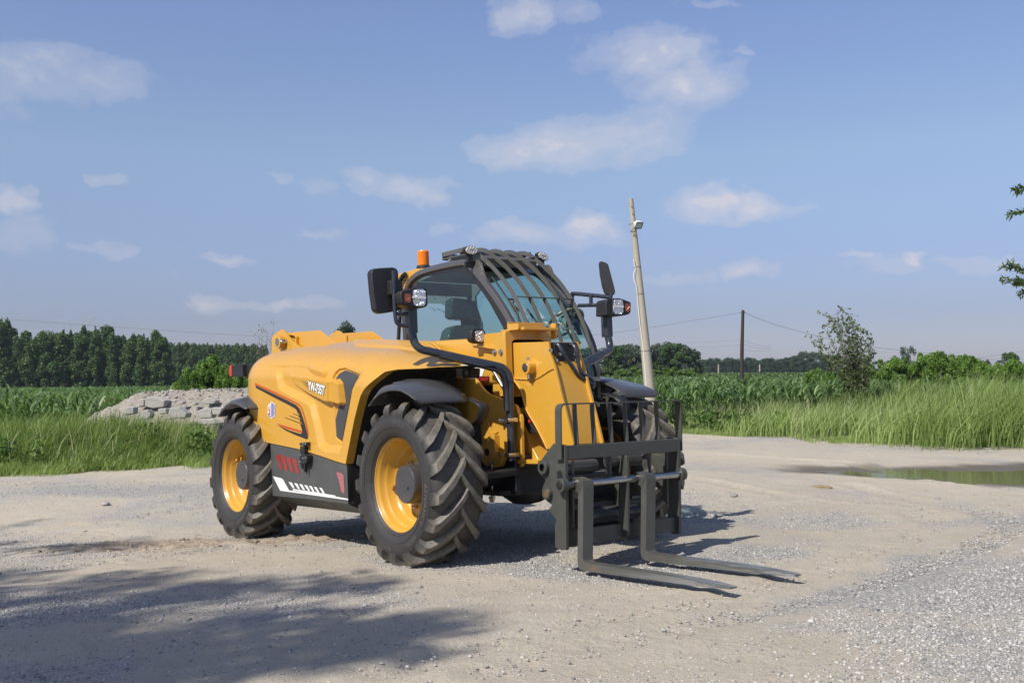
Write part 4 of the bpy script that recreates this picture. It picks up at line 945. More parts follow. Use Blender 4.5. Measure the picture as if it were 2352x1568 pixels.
fs_ = MB(); fs_.box((-2.9, -.62, 1.2), (.6, .5, .5)); fs_.box((-1.7, -.62, 1.22), (1.3, .55, .50)); fs_.box((-3.0, .5, 1.05), (.9, .8, .3)); fs_.build('engine_block', LIN, TH, bevel=.03, per=1)
fdo = MB(); fdo.box((-1.55, .62, 1.1), (1.0, .6, .5)); fdo.build('fuel_tank', LIN, TH, bevel=.04)
# rear boom pivot bracket
for yy, s in ((-.34, 0), (.30, 1)):
    rb_ = MB()
    p1 = [(110,330),(115,200),(128,178),(180,130),(235,93),(262,97),(290,130),(330,185),(400,262),(480,338),(480,420),(110,420)]
    p2 = [(300,138),(500,122),(740,103),(758,112),(870,200),(1003,300),(1003,420),(300,420)]
    g1 = [un(C1(*p), 1, -.34) for p in p1]; g2 = [un(C1(*p), 1, -.30) for p in p2]
    rb_.prism([(p[0], yy-.02, p[2]) for p in g1], (0, .03, 0)); rb_.prism([(p[0], yy+(.03 if not s else -.03), p[2]) for p in g2], (0, .012, 0))
    ro = rb_.build('rear_boom_bracket', YEL, TH, bevel=.004)
    if not s:
        X = np.array(un(C1(165, 262), 1, -.43)); r = MB(); r.cyl(X, X+(0, .10, 0), .068, 28); r.build('pivot_boss', YEL, ro, bevel=.004); r = MB(); r.cyl(X-(0, .004, 0), X+(0, .02, 0), .042, 24); Y_ = np.array(un(C1(228, 256), 1, -.41)); r.cyl(Y_, Y_+(0, .08, 0), .024, 12); r.ball(Y_, .022, 10); r.build('pivot_pin', STL, ro, ang=40)
        r = MB(); r.prism([un(C1(*p), 1, -.31) for p in ((318,150),(330,146),(440,165),(456,190),(456,300),(446,300),(446,200),(432,178),(330,160))], (0, -.03, 0)); r.build('bracket_rib', YEL, ro, bevel=.003)
        r = MB(); X = un(C1(878, 258), 1, -.302); r.cyl(X, X-np.array([0, .002, 0]), .014, 12); r.build('bracket_hole', LIN, ro)
cr_ = MB(); cr_.prism([un(C1(*p), 1, .10) for p in ((880,200),(905,185),(1030,180),(1095,175),(1095,300),(960,300))], (0, .02, 0)); cr_.build('boom_cross_plate', YEL, TH, bevel=.003)
# ================================================================ fork carriage
FC = empty('fork_carriage', TH); CY = .543
NP = np.array([1., 0, -.0455]); DP = 1.0936
def cf(V, pts, d=0.): return [tuple(unp(V(*p), NP, DP+d)) for p in pts]
XF = lambda z, d=0.: DP+d+.0455*z
side_ = [(258,492),(330,500),(385,510),(398,530),(400,1100),(398,1462),(385,1474),(330,1472),(285,1455),(275,1430),(274,1250),(288,1195),(250,1150),(220,1118),(222,1095),(245,1058),(210,1030),(175,1000),(156,960),(154,925),(165,885),(188,825),(150,792),(118,745),(112,705),(122,665),(148,642)]
sp = [un(B3(*p), 1, -CY)[[0, 2]] for p in side_]; sp = [(min(x, XF(z, .002)), z) for x, z in sp]
for s in (-1, 1):
    mb = MB(); mb.prism([(x, s*CY, z) for x, z in sp], (0, -s*.028, 0)); o = mb.build('carriage_side_plate', GRY, FC, bevel=.004)
    rg = MB()
    for (cx, cy, r, ri, L_) in ((155,712,.047,.026,.04), (190,955,.040,.0,.03)):
        X = np.array(un(B3(cx, cy), 1, -CY-.03)); c = (X[0], s*CY+s*.03, X[2]); rg.lathe([(ri, 0), (r, 0), (r, -L_), (ri, -L_)], c, (0, s, 0), 28)
    rg.build('pin_boss', GRY, o, bevel=.003, per=1)
    rg = MB(); X = np.array(un(B3(155, 712), 1, -CY-.012)); rg.cyl((X[0], s*(CY+.002), X[2]), (X[0], s*(CY+.001), X[2]), .026, 20); X = np.array(un(B3(322, 790), 1, -CY)); rg.prism([(X[0]-.025, s*(CY+.002), X[2]-.03), (X[0]+.025, s*(CY+.002), X[2]-.03), (X[0]+.025, s*(CY+.002), X[2]+.02), (X[0]+.012, s*(CY+.002), X[2]+.035), (X[0]-.012, s*(CY+.002), X[2]+.035), (X[0]-.025, s*(CY+.002), X[2]+.02)], (0, s*.001, 0)); rg.build('plate_slot', LIN, o)
    rg = MB(); X = np.array(un(B3(192, 958), 1, -CY-.035)); rg.cyl((X[0], s*(CY+.036), X[2]), (X[0], s*(CY+.02), X[2]), .027, 16); rg.build('rusty_pin_end', RUST, o, bevel=.004)
PX = np.array(un(B3(300, 876), 1, -CY-.05)); PXc = (PX[0]+.02, PX[2])
pn = MB(); pn.cyl((PXc[0], -CY-.055, PXc[1]), (PXc[0], CY+.02, PXc[1]), .0265, 28); SH = pn.build('fork_shaft', CHR, FC, ang=40)
pn = MB()
for s in (-1, 1): pn.lathe([(.028, 0), (.046, 0), (.046, .05), (.028, .05)], (PXc[0], s*CY+(-.03 if s > 0 else -.05), PXc[1]), (0, 1, 0), 28)
pn.build('shaft_collar', GRY, SH, bevel=.003, per=1)
def bary(V, a, b, c, d_, dd, dep):             # traced front face of a horizontal beam, given depth
    return [unp(V(*p), NP, DP+dd) for p in (a, b, c, d_)]
tb = MB(); q = bary(B3, (398,515), (1400,445), (1400,560), (398,648), 0, .07); q[1][1] = q[2][1] = CY-.03; q[0][1] = q[3][1] = -CY+.03
zt_, zb_ = (q[0][2]+q[1][2])/2, (q[2][2]+q[3][2])/2
tb.prism([(XF(zt_), -CY+.028, zt_), (XF(zb_), -CY+.028, zb_), (XF(zb_)-.075, -CY+.028, zb_), (XF(zt_)-.075, -CY+.028, zt_)], (0, 2*CY-.056, 0)); tb.build('top_beam', GRY, FC, bevel=.005)
q2 = bary(B3, (402,1300), (1390,1160), (1390,1300), (402,1450), -.02, .05); zt2, zb2 = (q2[0][2]+q2[1][2])/2, (q2[2][2]+q2[3][2])/2
tb = MB(); tb.prism([(XF(zt2, -.03), -CY+.028, zt2), (XF(zb2, -.03), -CY+.028, zb2), (XF(zb2, -.03)-.03, -CY+.028, zb2), (XF(zt2, -.03)-.03, -CY+.028, zt2)], (0, 2*CY-.056, 0)); tb.build('bottom_beam', GRY, FC, bevel=.004)
# backrest: bent flat bar with uprights
lb_ = np.array(unp(B3(330, 640), NP, DP-.02)); zt3 = float(unp(B3(870, 112), NP, DP-.02)[2]); zl = un(B3(330, 640), 1, -CY-.025)[2]
path = fillet([(XF(zl, -.035), -CY-.022, zl), (XF(zt3, -.035), -CY-.022, zt3), (XF(zt3, -.035), CY+.022, zt3), (XF(zl, -.035), CY+.022, zl)], .045, 8)
bb = MB(); vs = []; n = len(path)
for i, p in enumerate(path):
    t = (path[min(i+1, n-1)]-path[max(i-1, 0)]).normalized(); w = Vector((1, 0, 0)); nn = t.cross(w).normalized(); 
    for a, b_ in ((-.03, -.005), (.03, -.005), (.03, .005), (-.03, .005)): vs.append(p+w*a+nn*b_)
bb.add(vs, [(i*4+j, (i+1)*4+j, (i+1)*4+(j+1) % 4, i*4+(j+1) % 4) for i in range(n-1) for j in range(4)]+[(0, 1, 2, 3), (n*4-1, n*4-2, n*4-3, n*4-4)]); bb.build('backrest_frame', GRY, FC, ang=30, weld=True)
for xx in (511, 674, 832, 972, 1122, 1266):
    yb_ = float(unp(B3(xx, 470), NP, DP)[1]); mb = MB()
    mb.prism([(XF(zt_, -.055), yb_-.006, zt_), (XF(zt_, -.02), yb_-.006, zt_), (XF(zt_, -.02), yb_-.006, zt_+.05), (XF(zt3, -.04), yb_-.006, zt3-.07), (XF(zt3, -.04), yb_-.006, zt3), (XF(zt3, -.08), yb_-.006, zt3)], (0, .012, 0)); mb.build('backrest_upright', GRY, FC, bevel=.002)
yt = float(unp(B3(930, 900), NP, DP)[1]); tq = [np.array(un(B3(*p), 1, yt-.012)) for p in ((905,604),(918,596),(938,612),(944,900),(945,1335),(925,1352),(895,1350),(888,1330),(886,1225),(855,1212),(880,895),(893,800))]
mb = MB(); mb.prism([(max(p[0], XF(p[2], -.12)), p[1], p[2]) for p in tq], (0, .024, 0)); mb.build('centre_tooth', GRY, FC, bevel=.004)
# cylinders and brackets behind
cy_ = MB()
def lat_tube(mb, V, p, x, y0, y1, r): X = un(V(*p), 0, x); mb.cyl((x, y0, X[2]), (x, y1, X[2]), r, 24)
lat_tube(cy_, B3, (600, 695), .94, -.46, -.12, .045); lat_tube(cy_, B3, (980, 640), .94, .0, .30, .045); lat_tube(cy_, B3, (850, 1130), .92, -.30, .26, .058); lat_tube(cy_, B3, (760, 1050), .88, -.40, .35, .04)
lat_tube(cy_, B3, (620, 780), .90, -.46, .2, .035)
CYo = cy_.build('cross_tube', paint('tube_dark_grey', (.05, .05, .048), .35, .2, coat=.3), FC, ang=40, per=1)
br = MB()
for (yy, pts) in ((-.44, ((430,650),(465,650),(465,1290),(400,1290),(400,1100),(430,800))), (-.10, ((735,620),(800,610),(860,740),(880,780),(800,800),(760,760))), (.08, ((800,600),(900,600),(900,1200),(850,1220),(820,900))), (.28, ((1120,580),(1180,580),(1200,740),(1250,930),(1245,1170),(1210,1170),(1180,900))), (.45, ((1290,560),(1390,560),(1390,1100),(1360,1100),(1300,900)))):
    q = [un(B3(*p), 1, yy) for p in pts]; br.prism([(min(p[0], XF(p[2], -.05)), yy, p[2]) for p in q], (0, .02, 0))
br.build('rear_bracket', GRY, FC, bevel=.003, per=1)
bk2 = MB(); bk2.box((.86, -.05, .30), (.10, .62, .26)); bk2.box((.80, 0, .55), (.12, .30, .45)); bk2.build('quick_coupler', LIN, FC, bevel=.01)
# forks
def fork(y0, y1, tipx, tag_):
    b = MB(); xs_ = PXc[0]; zt4 = un(B3(580, 862), 1, -.45)[2]; xf2 = XF(.5, .035)+.0
    W = .048
    out = [(XF(zt4, .045), zt4), (1.185, .07)]
    prof_ = [(XF(zt4, .101)-W, zt4-.0), (XF(zt4, .101), zt4), (1.175+.02, .085), (1.215, .055), (1.27, .048), (tipx-.45, .040), (tipx-.02, .022), (tipx, .012), (tipx-.02, .006), (1.8, .000), (1.25, -.004), (1.19, .002), (1.16, .02), (1.148, .06)]
    n = len(prof_)
    def wid(x): return 1 if x < tipx-.28 else 1-.34*((x-(tipx-.28))/.28)**1.4
    yc_, h = (y0+y1)/2, (y1-y0)/2
    # build as cross sections along the bend
    A = [prof_[0], (1.132, .055), (1.137, .022), (1.155, .004), (1.20, -.003), (1.5, -.002), (1.9, .001), (tipx-.28, .004), (tipx-.20, .005), (tipx-.12, .006), (tipx-.05, .007), (tipx, .009)]
    Bq = [prof_[1], (1.182, .080), (1.186, .062), (1.197, .052), (1.23, .048), (1.5, .045), (1.9, .041), (tipx-.28, .035), (tipx-.20, .032), (tipx-.12, .028), (tipx-.05, .024), (tipx, .019)]
    vs = []
    for (ax_, az), (bx, bz) in zip(A, Bq):
        w = h*wid(ax_); c = .004
        vs += [(ax_, yc_-w, az), (bx, yc_-w+c, bz), (bx, yc_+w-c, bz), (ax_, yc_+w, az)]
    m = len(A); b.add(vs, [(i*4+j, (i+1)*4+j, (i+1)*4+(j+1) % 4, i*4+(j+1) % 4) for i in range(m-1) for j in range(4)]+[(0, 1, 2, 3), (m*4-1, m*4-2, m*4-3, m*4-4)])
    FK = b.build('pallet_fork', FORK, FC, bevel=.0015, ang=30); FK['label'] = tag_
    e = MB(); e.lathe([(.0275, 0), (.044, 0), (.044, y1-y0), (.0275, y1-y0)], (PXc[0], y0, PXc[1]), (0, 1, 0), 24)
    e.prism([(PXc[0], y0, PXc[1]+.043), (XF(zt4, .101)-.01, y0, zt4+.02), (XF(zt4, .101)-.002, y0, zt4-.002), (XF(zt4, .101)-W+.004, y0, zt4-.07), (PXc[0], y0, PXc[1]-.03)], (0, y1-y0, 0)); e.build('fork_eye', GRY, FK, bevel=.003)
yn = unp(B3(540, 1000), NP, DP+.05)[1]; yn2 = unp(B3(634, 1000), NP, DP+.05)[1]; ym = unp(B3(1116, 950), NP, DP+.05)[1]; ym2 = unp(B3(1206, 950), NP, DP+.05)[1]
print('forks', yn, yn2, ym, ym2, 'head', hd[3], 'collar', x1)
fork(-.476, -.378, 2.42, 'pallet fork nearer the camera, rusty at its heel'); fork(.096, .194, 2.42, 'pallet fork on the far side, set further to the right')
# ================================================================ ground
def ground_mat():
    m, nt, P, _ = newmat('gravel_yard'); v = coords(nt)
    big = noise(nt, v, .55, 5, .6, .6); mid = noise(nt, v, 2.3, 6, .65); fine = noise(nt, v, 38, 5, .7); grit = noise(nt, v, 130, 3, .7)
    vo = nt.nodes.new('ShaderNodeTexVoronoi'); vo.inputs['Scale'].default_value = 58; nt.links.new(v, vo.inputs['Vector'])
    vo2 = nt.nodes.new('ShaderNodeTexVoronoi'); vo2.inputs['Scale'].default_value = 130; nt.links.new(v, vo2.inputs['Vector'])
    # sandy dirt against grey crushed stone
    msum = N(nt, 'ShaderNodeMath', operation='MULTIPLY_ADD'); nt.links.new(big, msum.inputs[0]); msum.inputs[1].default_value = .62; nt.links.new(N(nt, 'ShaderNodeMath', operation='MULTIPLY').outputs[0], msum.inputs[2])
    mm = msum.inputs[2].links[0].from_node; nt.links.new(mid, mm.inputs[0]); mm.inputs[1].default_value = .38
    gat = N(nt, 'ShaderNodeAttribute', attribute_name='stone'); gad = N(nt, 'ShaderNodeMath', operation='ADD'); nt.links.new(msum.outputs[0], gad.inputs[0]); nt.links.new(gat.outputs['Fac'], gad.inputs[1])
    gm = ramp(nt, gad.outputs[0], [(.46, .08), (.60, .95)])
    sand = mixc(nt, mid, (.455, .39, .285), (.62, .548, .43)); sand = mixc(nt, ramp(nt, fine, [(.32, .4), (.55, 0.)]), sand, (.33, .265, .19))
    stone = mixc(nt, vo.outputs['Color'], (.25, .25, .25), (.48, .475, .46)); 
    sep = nt.nodes.new('ShaderNodeSeparateColor'); nt.links.new(vo.outputs['Color'], sep.inputs[0]); stone = ramp(nt, sep.outputs[0], [(0, (.22, .22, .215)), (.4, (.37, .36, .335)), (.8, (.51, .49, .45)), (1, (.68, .655, .60))])
    sep2 = nt.nodes.new('ShaderNodeSeparateColor'); nt.links.new(vo2.outputs['Color'], sep2.inputs[0]); st2 = ramp(nt, sep2.outputs[0], [(0, (.25, .24, .22)), (.5, (.42, .40, .365)), (1, (.57, .54, .49))])
    stone = mixc(nt, .45, stone, st2)
    col = mixc(nt, gm, sand, stone)
    tone = noise(nt, v, .23, 3); col = mixc(nt, ramp(nt, tone, [(.35, .25), (.65, 0.)]), col, (.28, .245, .20))
    at = N(nt, 'ShaderNodeAttribute', attribute_name='wet'); col = mixc(nt, at.outputs['Fac'], col, mixc(nt, mid, (.10, .083, .06), (.17, .14, .10)))
    ag = N(nt, 'ShaderNodeAttribute', attribute_name='soil'); col = mixc(nt, ag.outputs['Fac'], col, mixc(nt, mid, (.07, .06, .035), (.13, .11, .07)))
    mu = N(nt, 'ShaderNodeAttribute', attribute_name='mud'); col = mixc(nt, mu.outputs['Fac'], col, mixc(nt, fine, (.27, .215, .155), (.44, .365, .275)))
    nt.links.new(col, P.inputs['Base Color']); 
    rg = N(nt, 'ShaderNodeMath', operation='MULTIPLY_ADD'); nt.links.new(at.outputs['Fac'], rg.inputs[0]); rg.inputs[1].default_value = -.45; rg.inputs[2].default_value = .95; nt.links.new(rg.outputs[0], P.inputs['Roughness'])
    P.inputs['Specular IOR Level'].default_value = .25
    hs = N(nt, 'ShaderNodeMath', operation='MULTIPLY'); nt.links.new(vo.outputs['Distance'], hs.inputs[0]); nt.links.new(gm, hs.inputs[1])
    b1 = bump(nt, hs.outputs[0], .013); b1.node.invert = True
    b2 = bump(nt, fine, .014, 1., b1); b3 = bump(nt, grit, .006, 1., b2); b4 = bump(nt, mid, .03, 1., b3)
    nt.links.new(b4, P.inputs['Normal']); return m
EDGE = [Z6(*p) for p in ((-900,1240),(-300,1225),(0,1215),(250,1195),(500,1190),(800,1165),(1100,1150),(1480,1145))]+[Z7(*p) for p in ((300,868),(445,872),(700,885),(900,882),(1060,884),(1150,925),(1300,920),(1500,915),(1850,925),(2100,935),(2220,945),(2300,930),(2352,925),(3000,940))]
EW = np.array([wz(p, 0.)[:2] for p in EDGE])
def edge_y(x): return np.interp(x, EW[:, 0], EW[:, 1])
def grid(xs, ys):
    X, Y = np.meshgrid(xs, ys); n = len(xs); i, j = np.meshgrid(np.arange(len(ys)-1), np.arange(n-1), indexing='ij'); b = i*n+j
    return X, Y, np.stack([b, b+1, b+n+1, b+n], -1).reshape(-1, 4)
def geo(a, b, n, p): t = np.linspace(0, 1, n); return a+(b-a)*t**p
ys_g = np.r_[np.linspace(-12, 2, 20)[:-1], np.linspace(2, 11, 420)[:-1], np.linspace(11, 24, 330)[:-1], geo(24, 1500, 60, 3)]
sx_ = np.linspace(-1, 1, 620); xs_g = np.sign(sx_)*(np.abs(sx_)*13+np.abs(sx_)**14*900)
X, Y, Q = grid(xs_g, ys_g)
Z = gz(X, Y); RWp = m2w((-LB, -1.0, 0)); 
def mudf(X, Y):
    a = RWp[:2]+np.array([-.3, -.55]); d = np.hypot((X-a[0])/1.9, (Y-a[1])/.55); return np.clip(1-d, 0, 1)*smooth(.30, .52, fbm(X*2.2, Y*4, 77))
mud = np.clip(mudf(X, Y)*2.4, 0, 1)
Z = Z+mud*(np.abs(fbm(X*9, Y*12, 41, 4)-.47)*.15-.008)
def pline(X, Y, pts):
    d = np.full(X.shape, 1e9); P_ = [wz(q, .1)[:2] for q in pts]
    for (ax, ay), (bx, by) in zip(P_, P_[1:]):
        t = np.clip(((X-ax)*(bx-ax)+(Y-ay)*(by-ay))/((bx-ax)**2+(by-ay)**2), 0, 1); d = np.minimum(d, np.hypot(X-ax-t*(bx-ax), Y-ay-t*(by-ay)))
    return d
def stonef(X, Y):                               # where crushed stone (+) or packed sand (-) lies
    st = np.zeros(X.shape); wv = (fbm(X*1.1, Y*1.1, 55)-.47)*.9
    for pts, w_, a_ in (([(500,1600),(1000,1500),(1500,1440),(1800,1370),(2000,1310),(2130,1250),(2080,1195),(1850,1140),(1600,1085)],.38,-.16),([(-100,1330),(300,1300),(650,1275),(900,1340),(1250,1385),(1500,1410),(1780,1385)],.34,-.13),([(1500,1030),(1900,1050),(2500,1170)],.8,-.13),([(800,1590),(1300,1550),(1750,1600)],.5,-.2),([(0,1150),(450,1190)],.5,-.08),([(-200,1520),(400,1500),(900,1520)],.42,-.16),
      ([(1900,1620),(2080,1470),(2400,1400)],.8,.075),([(1050,1290),(1400,1330),(1750,1300)],.35,.15),([(1560,1190),(1850,1215),(2400,1240)],.5,.10),([(100,1400),(500,1395),(900,1380)],.22,.06),([(-100,1110),(500,1105)],.6,.10)):
        d = pline(X, Y, pts)+wv*w_; st += a_*np.exp(-(d/w_)**2)
    return st
stone = stonef(X, Y)
trk = np.zeros(X.shape)                         # old wheel tracks
for pts in ([(900,1620),(1500,1465),(1850,1365),(2060,1290),(2160,1235),(2090,1180),(1800,1120),(1560,1075)],[(1150,1640),(1650,1500),(2000,1400),(2240,1310),(2330,1240),(2200,1160),(1950,1095)],[(-200,1310),(300,1268),(520,1232)],[(1560,1025),(1950,1048),(2500,1130)],[(-200,1195),(200,1160),(480,1130)]):
    d = pline(X, Y, pts)+(fbm(X*2, Y*2, 66)-.47)*.10; trk += np.exp(-(d/.13)**4)*-.012+np.exp(-((d-.22)/.06)**2)*.010
    lug = np.sin((X*.8+Y*.6)*2*PI/.16+np.abs(d)*18); trk += np.exp(-(d/.15)**4)*lug*.0035
Z = Z+trk*(.4+1.2*fbm(X*1.4, Y*1.4, 71))*(1-smooth(16, 22, Y))
bank = Y-edge_y(X); Z = Z+.05*smooth(-.1, .8, bank)*(1-smooth(20, 40, Y))
GR = quads('ground', np.stack([X, Y, Z], -1).reshape(-1, 3), Q, ground_mat(), smooth=True, kind='structure')
pd = polyd(X, Y, PUD)+(fbm(X*2, Y*2, 31)-.5)*.7
for nm, val in (('stone', stone), ('wet', .95*(1-smooth(-.45, .2, pd))), ('soil', smooth(-.15, .35, bank+(fbm(X*1.5, Y*1.5, 8)-.5)*1.)), ('mud', mud)):
    a = GR.data.attributes.new(nm, 'FLOAT', 'POINT'); a.data.foreach_set('value', val.ravel().astype(np.float32))
# puddle water
m, nt, P, _ = newmat('puddle_water'); P.inputs['Base Color'].default_value = (.13, .11, .07, 1); P.inputs['Roughness'].default_value = .03; P.inputs['IOR'].default_value = 1.33; P.inputs['Specular IOR Level'].default_value = .8
vv = coords(nt, (1, 1, 1)); nt.links.new(bump(nt, noise(nt, vv, 14, 2), .0015), P.inputs['Normal'])
w = MB(); cx = np.mean([p[0] for p in WAT]); cy = np.mean([p[1] for p in WAT]); zl_ = -.034
w.add([(cx+(p[0]-cx)*1.25, cy+(p[1]-cy)*1.35, zl_) for p in PUD], [tuple(range(len(PUD)))[::-1]]); PW = w.build('puddle_water', m, ang=0, kind='structure')
# loose stones: small ones are one mass
def pebbles(name, n, rmin, rmax, region, seed, mat):
    r = np.random.default_rng(seed); ico = [(0, 0, 1), (.89, 0, .45), (.28, .85, .45), (-.72, .53, .45), (-.72, -.53, .45), (.28, -.85, .45), (.72, .53, -.45), (-.28, .85, -.45), (-.89, 0, -.45), (-.28, -.85, -.45), (.72, -.53, -.45), (0, 0, -1)]
    tri = [(0,1,2),(0,2,3),(0,3,4),(0,4,5),(0,5,1),(1,6,2),(2,7,3),(3,8,4),(4,9,5),(5,10,1),(6,7,2),(7,8,3),(8,9,4),(9,10,5),(10,6,1),(6,11,7),(7,11,8),(8,11,9),(9,11,10),(10,11,6)]
    I = np.array(ico); T = np.array(tri)
    x, y, ok = region(r, n); x, y = x[ok], y[ok]; n = len(x)
    z = gz(x, y); s = rmin*(rmax/rmin)**(r.random(n)**2.2)
    sc = s[:, None]*np.stack([1+r.random(n)*.5, .8+r.random(n)*.4, .45+r.random(n)*.4], -1); a = r.random(n)*2*PI
    V = I[None]*sc[:, None, :]*(1+(r.random((n, 12, 1))-.5)*.4)
    c, s_ = np.cos(a)[:, None], np.sin(a)[:, None]; V = np.stack([V[..., 0]*c-V[..., 1]*s_, V[..., 0]*s_+V[..., 1]*c, V[..., 2]], -1)
    V += np.stack([x, y, z+sc[:, 2]*.35], -1)[:, None, :]
    q = (T[None]+np.arange(n)[:, None, None]*12).reshape(-1, 3)
    return tag(quads(name, V.reshape(-1, 3), q, mat, smooth=False, attr=np.repeat(r.random(n), 12), kind='stuff'), {'gravel': 'fine grey crushed stone strewn over the yard', 'loose_stones': 'larger loose stones scattered over the yard', 'mud_clods': 'crumbled dry mud clods beside the rear wheel', 'rubble_stones': 'small stones and crumbs covering the rubble heap'}[name], 'gravel')
def tint_mat(name, stops, rough=.85, trans=0, bmp=0):
    m, nt, P, out = newmat(name); at = N(nt, 'ShaderNodeAttribute', attribute_name='tint'); c = ramp(nt, at.outputs['Fac'], stops)
    nt.links.new(c, P.inputs['Base Color']); P.inputs['Roughness'].default_value = rough; P.inputs['Specular IOR Level'].default_value = .2
    if trans:
        t = nt.nodes.new('ShaderNodeBsdfTranslucent'); nt.links.new(mixc(nt, 1., c, (1., 1.1, .5), 'MULTIPLY'), t.inputs['Color']); mx = nt.nodes.new('ShaderNodeMixShader'); mx.inputs[0].default_value = trans
        nt.links.new(P.outputs[0], mx.inputs[1]); nt.links.new(t.outputs[0], mx.inputs[2]); nt.links.new(mx.outputs[0], out.inputs[0])
    return m
PEB = tint_mat('pebble_stone', [(0, (.19, .19, .195)), (.35, (.32, .31, .29)), (.7, (.42, .40, .365)), (1, (.54, .52, .48))])
def reg_front(r, n):
    u = r.random(n); d = 3.4*(15/3.4)**(r.random(n)**.8); x = (u*2-1)*.56*d+.0*d; y = d
    m = fbm(x*.55+11, y*.55, 61)*.5+.22+stonef(x, y)*1.3; ok = (r.random(n) < .10+1.2*smooth(.40, .58, m)) & (polyd(x, y, PUD) > -.1)
    return x, y, ok
pebbles('gravel', 210000, .0024, .0092, reg_front, 5, PEB)
pebbles('loose_stones', 1500, .007, .019, reg_front, 6, PEB)
def reg_mud(r, n):
    x = RWp[0]-.3+(r.random(n)*2-1)*2.; y = RWp[1]-.55+(r.random(n)*2-1)*.6; return x, y, r.random(n) < 1.6*mudf(x, y)
pebbles('mud_clods', 4200, .005, .022, reg_mud, 18, tint_mat('dry_mud', [(0, (.20, .16, .11)), (.6, (.34, .275, .20)), (1, (.46, .39, .29))]))
def blob_stone(name, c, r, lab, cat, grp=None, mat=PEB, flat_=.7, seed=0, elong=1.3):
    R_ = random.Random(seed); b = bmesh.new(); bmesh.ops.create_icosphere(b, subdivisions=2, radius=r)
    for v in b.verts:
        v.co *= R_.uniform(.82, 1.12); v.co.z *= flat_; v.co.x *= elong
    me = bpy.data.meshes.new(name); b.to_mesh(me); b.free(); me.materials.append(mat); a = me.attributes.new('tint', 'FLOAT', 'POINT'); t = R_.random()*.5+.1
    a.data.foreach_set('value', [t]*len(me.vertices)); o = bpy.data.objects.new(name, me); COL.objects.link(o); o.location = (c[0], c[1], float(gz(c[0], c[1]))+r*flat_*.5); o.rotation_euler = (0, 0, R_.random()*6); return tag(o, lab, cat, grp)
for (u, v, r, lab, sd_) in ((1686,1141,.045,'single grey stone with a long shadow right of the fork carriage',1),(2152,1148,.03,'small grey stone on pale sand beyond the fork tips',2),(243,1168,.05,'grey stone at the left beside the tree shade',3),(1640,1192,.03,'small stone between the shadows right of the forks',4)):
    p = wz((u, v), 0.); p = wz((u, v), float(gz(p[0], p[1]))); blob_stone('stone', p, r, lab, 'stone', seed=sd_)
p = wz((1890, 1119), 0.); blob_stone('dead_leaf', p, .065, 'curled brown dead leaf on the pale ground before the puddle', 'leaf', None, tint_mat('dry_leaf', [(0, (.20, .15, .08)), (1, (.32, .25, .14))]), .35, 21, 2.4)
def leafcloud(centers, radii, n, size, seed, squash=1., tintb=None, aspect=1.6):
    r = np.random.default_rng(seed); C = np.array(centers, float); R_ = np.array(radii, float)
    if R_.ndim == 1: R_ = np.stack([R_, R_, R_*squash], -1)
    w = R_.prod(1)**.75; idx = r.choice(len(C), n, p=w/w.sum()); d = r.normal(size=(n, 3)); d /= np.linalg.norm(d, axis=1)[:, None]
    rad = r.random(n)**.42; Pn = C[idx]+d*rad[:, None]*R_[idx]
    nx_ = d+r.normal(0, .7, (n, 3)); nx_ /= np.linalg.norm(nx_, axis=1)[:, None]
    u = np.cross(nx_, r.normal(size=(n, 3))); u /= np.linalg.norm(u, axis=1)[:, None]; v = np.cross(nx_, u); s = size*(.6+.8*r.random(n))[:, None]
    V = np.stack([Pn-u*s*aspect*.5, Pn+v*s*.5, Pn+u*s*aspect*.5, Pn-v*s*.5], 1).reshape(-1, 3)
    q = np.arange(n*4).reshape(-1, 4); tb = r.random(len(C))*.35
    t = np.clip(r.random(n)*.6+tb[idx]+(tintb or 0), 0, 1); return V, q, np.repeat(t, 4)
# ================================================================ grass
def blades(name, x, y, h, w, lean, tint, mat, seed, seg=4, z=None, curve=1.):
    r = np.random.default_rng(seed); n = len(x); z = gz(x, y)-.02 if z is None else z
    a = r.random(n)*2*PI; face = r.random(n)*PI; t = np.linspace(0, 1, seg)[None, :]
    wind = np.array([.55, -.12]); dx = np.cos(a)*lean+wind[0]*lean; dy = np.sin(a)*lean+wind[1]*lean
    bend = t**(1+curve)
    cx = x[:, None]+dx[:, None]*bend*h[:, None]; cy = y[:, None]+dy[:, None]*bend*h[:, None]
    cz = z[:, None]+h[:, None]*(t-.35*lean[:, None]*t**2.5)
    ww = (w[:, None]*np.array([.6, 1, .75, .08] if seg == 4 else [.7, 1., .05])[None, :])/2
    ex = np.cos(face)[:, None]*ww; ey = np.sin(face)[:, None]*ww
    V = np.stack([np.stack([cx-ex, cy-ey, cz], -1), np.stack([cx+ex, cy+ey, cz], -1)], 2).reshape(-1, 3)
    b = np.arange(n)[:, None]*(2*seg)+np.arange(seg-1)[None, :]*2
    q = np.stack([b, b+1, b+3, b+2], -1).reshape(-1, 4)
    return quads(name, V, q, mat, smooth=False, attr=np.repeat(tint, 2*seg), kind='stuff')
GRM = tint_mat('grass_blade', [(0, (.12, .175, .045)), (.3, (.23, .315, .09)), (.65, (.33, .43, .15)), (.88, (.46, .52, .23)), (1, (.66, .60, .42))], .5, .42)
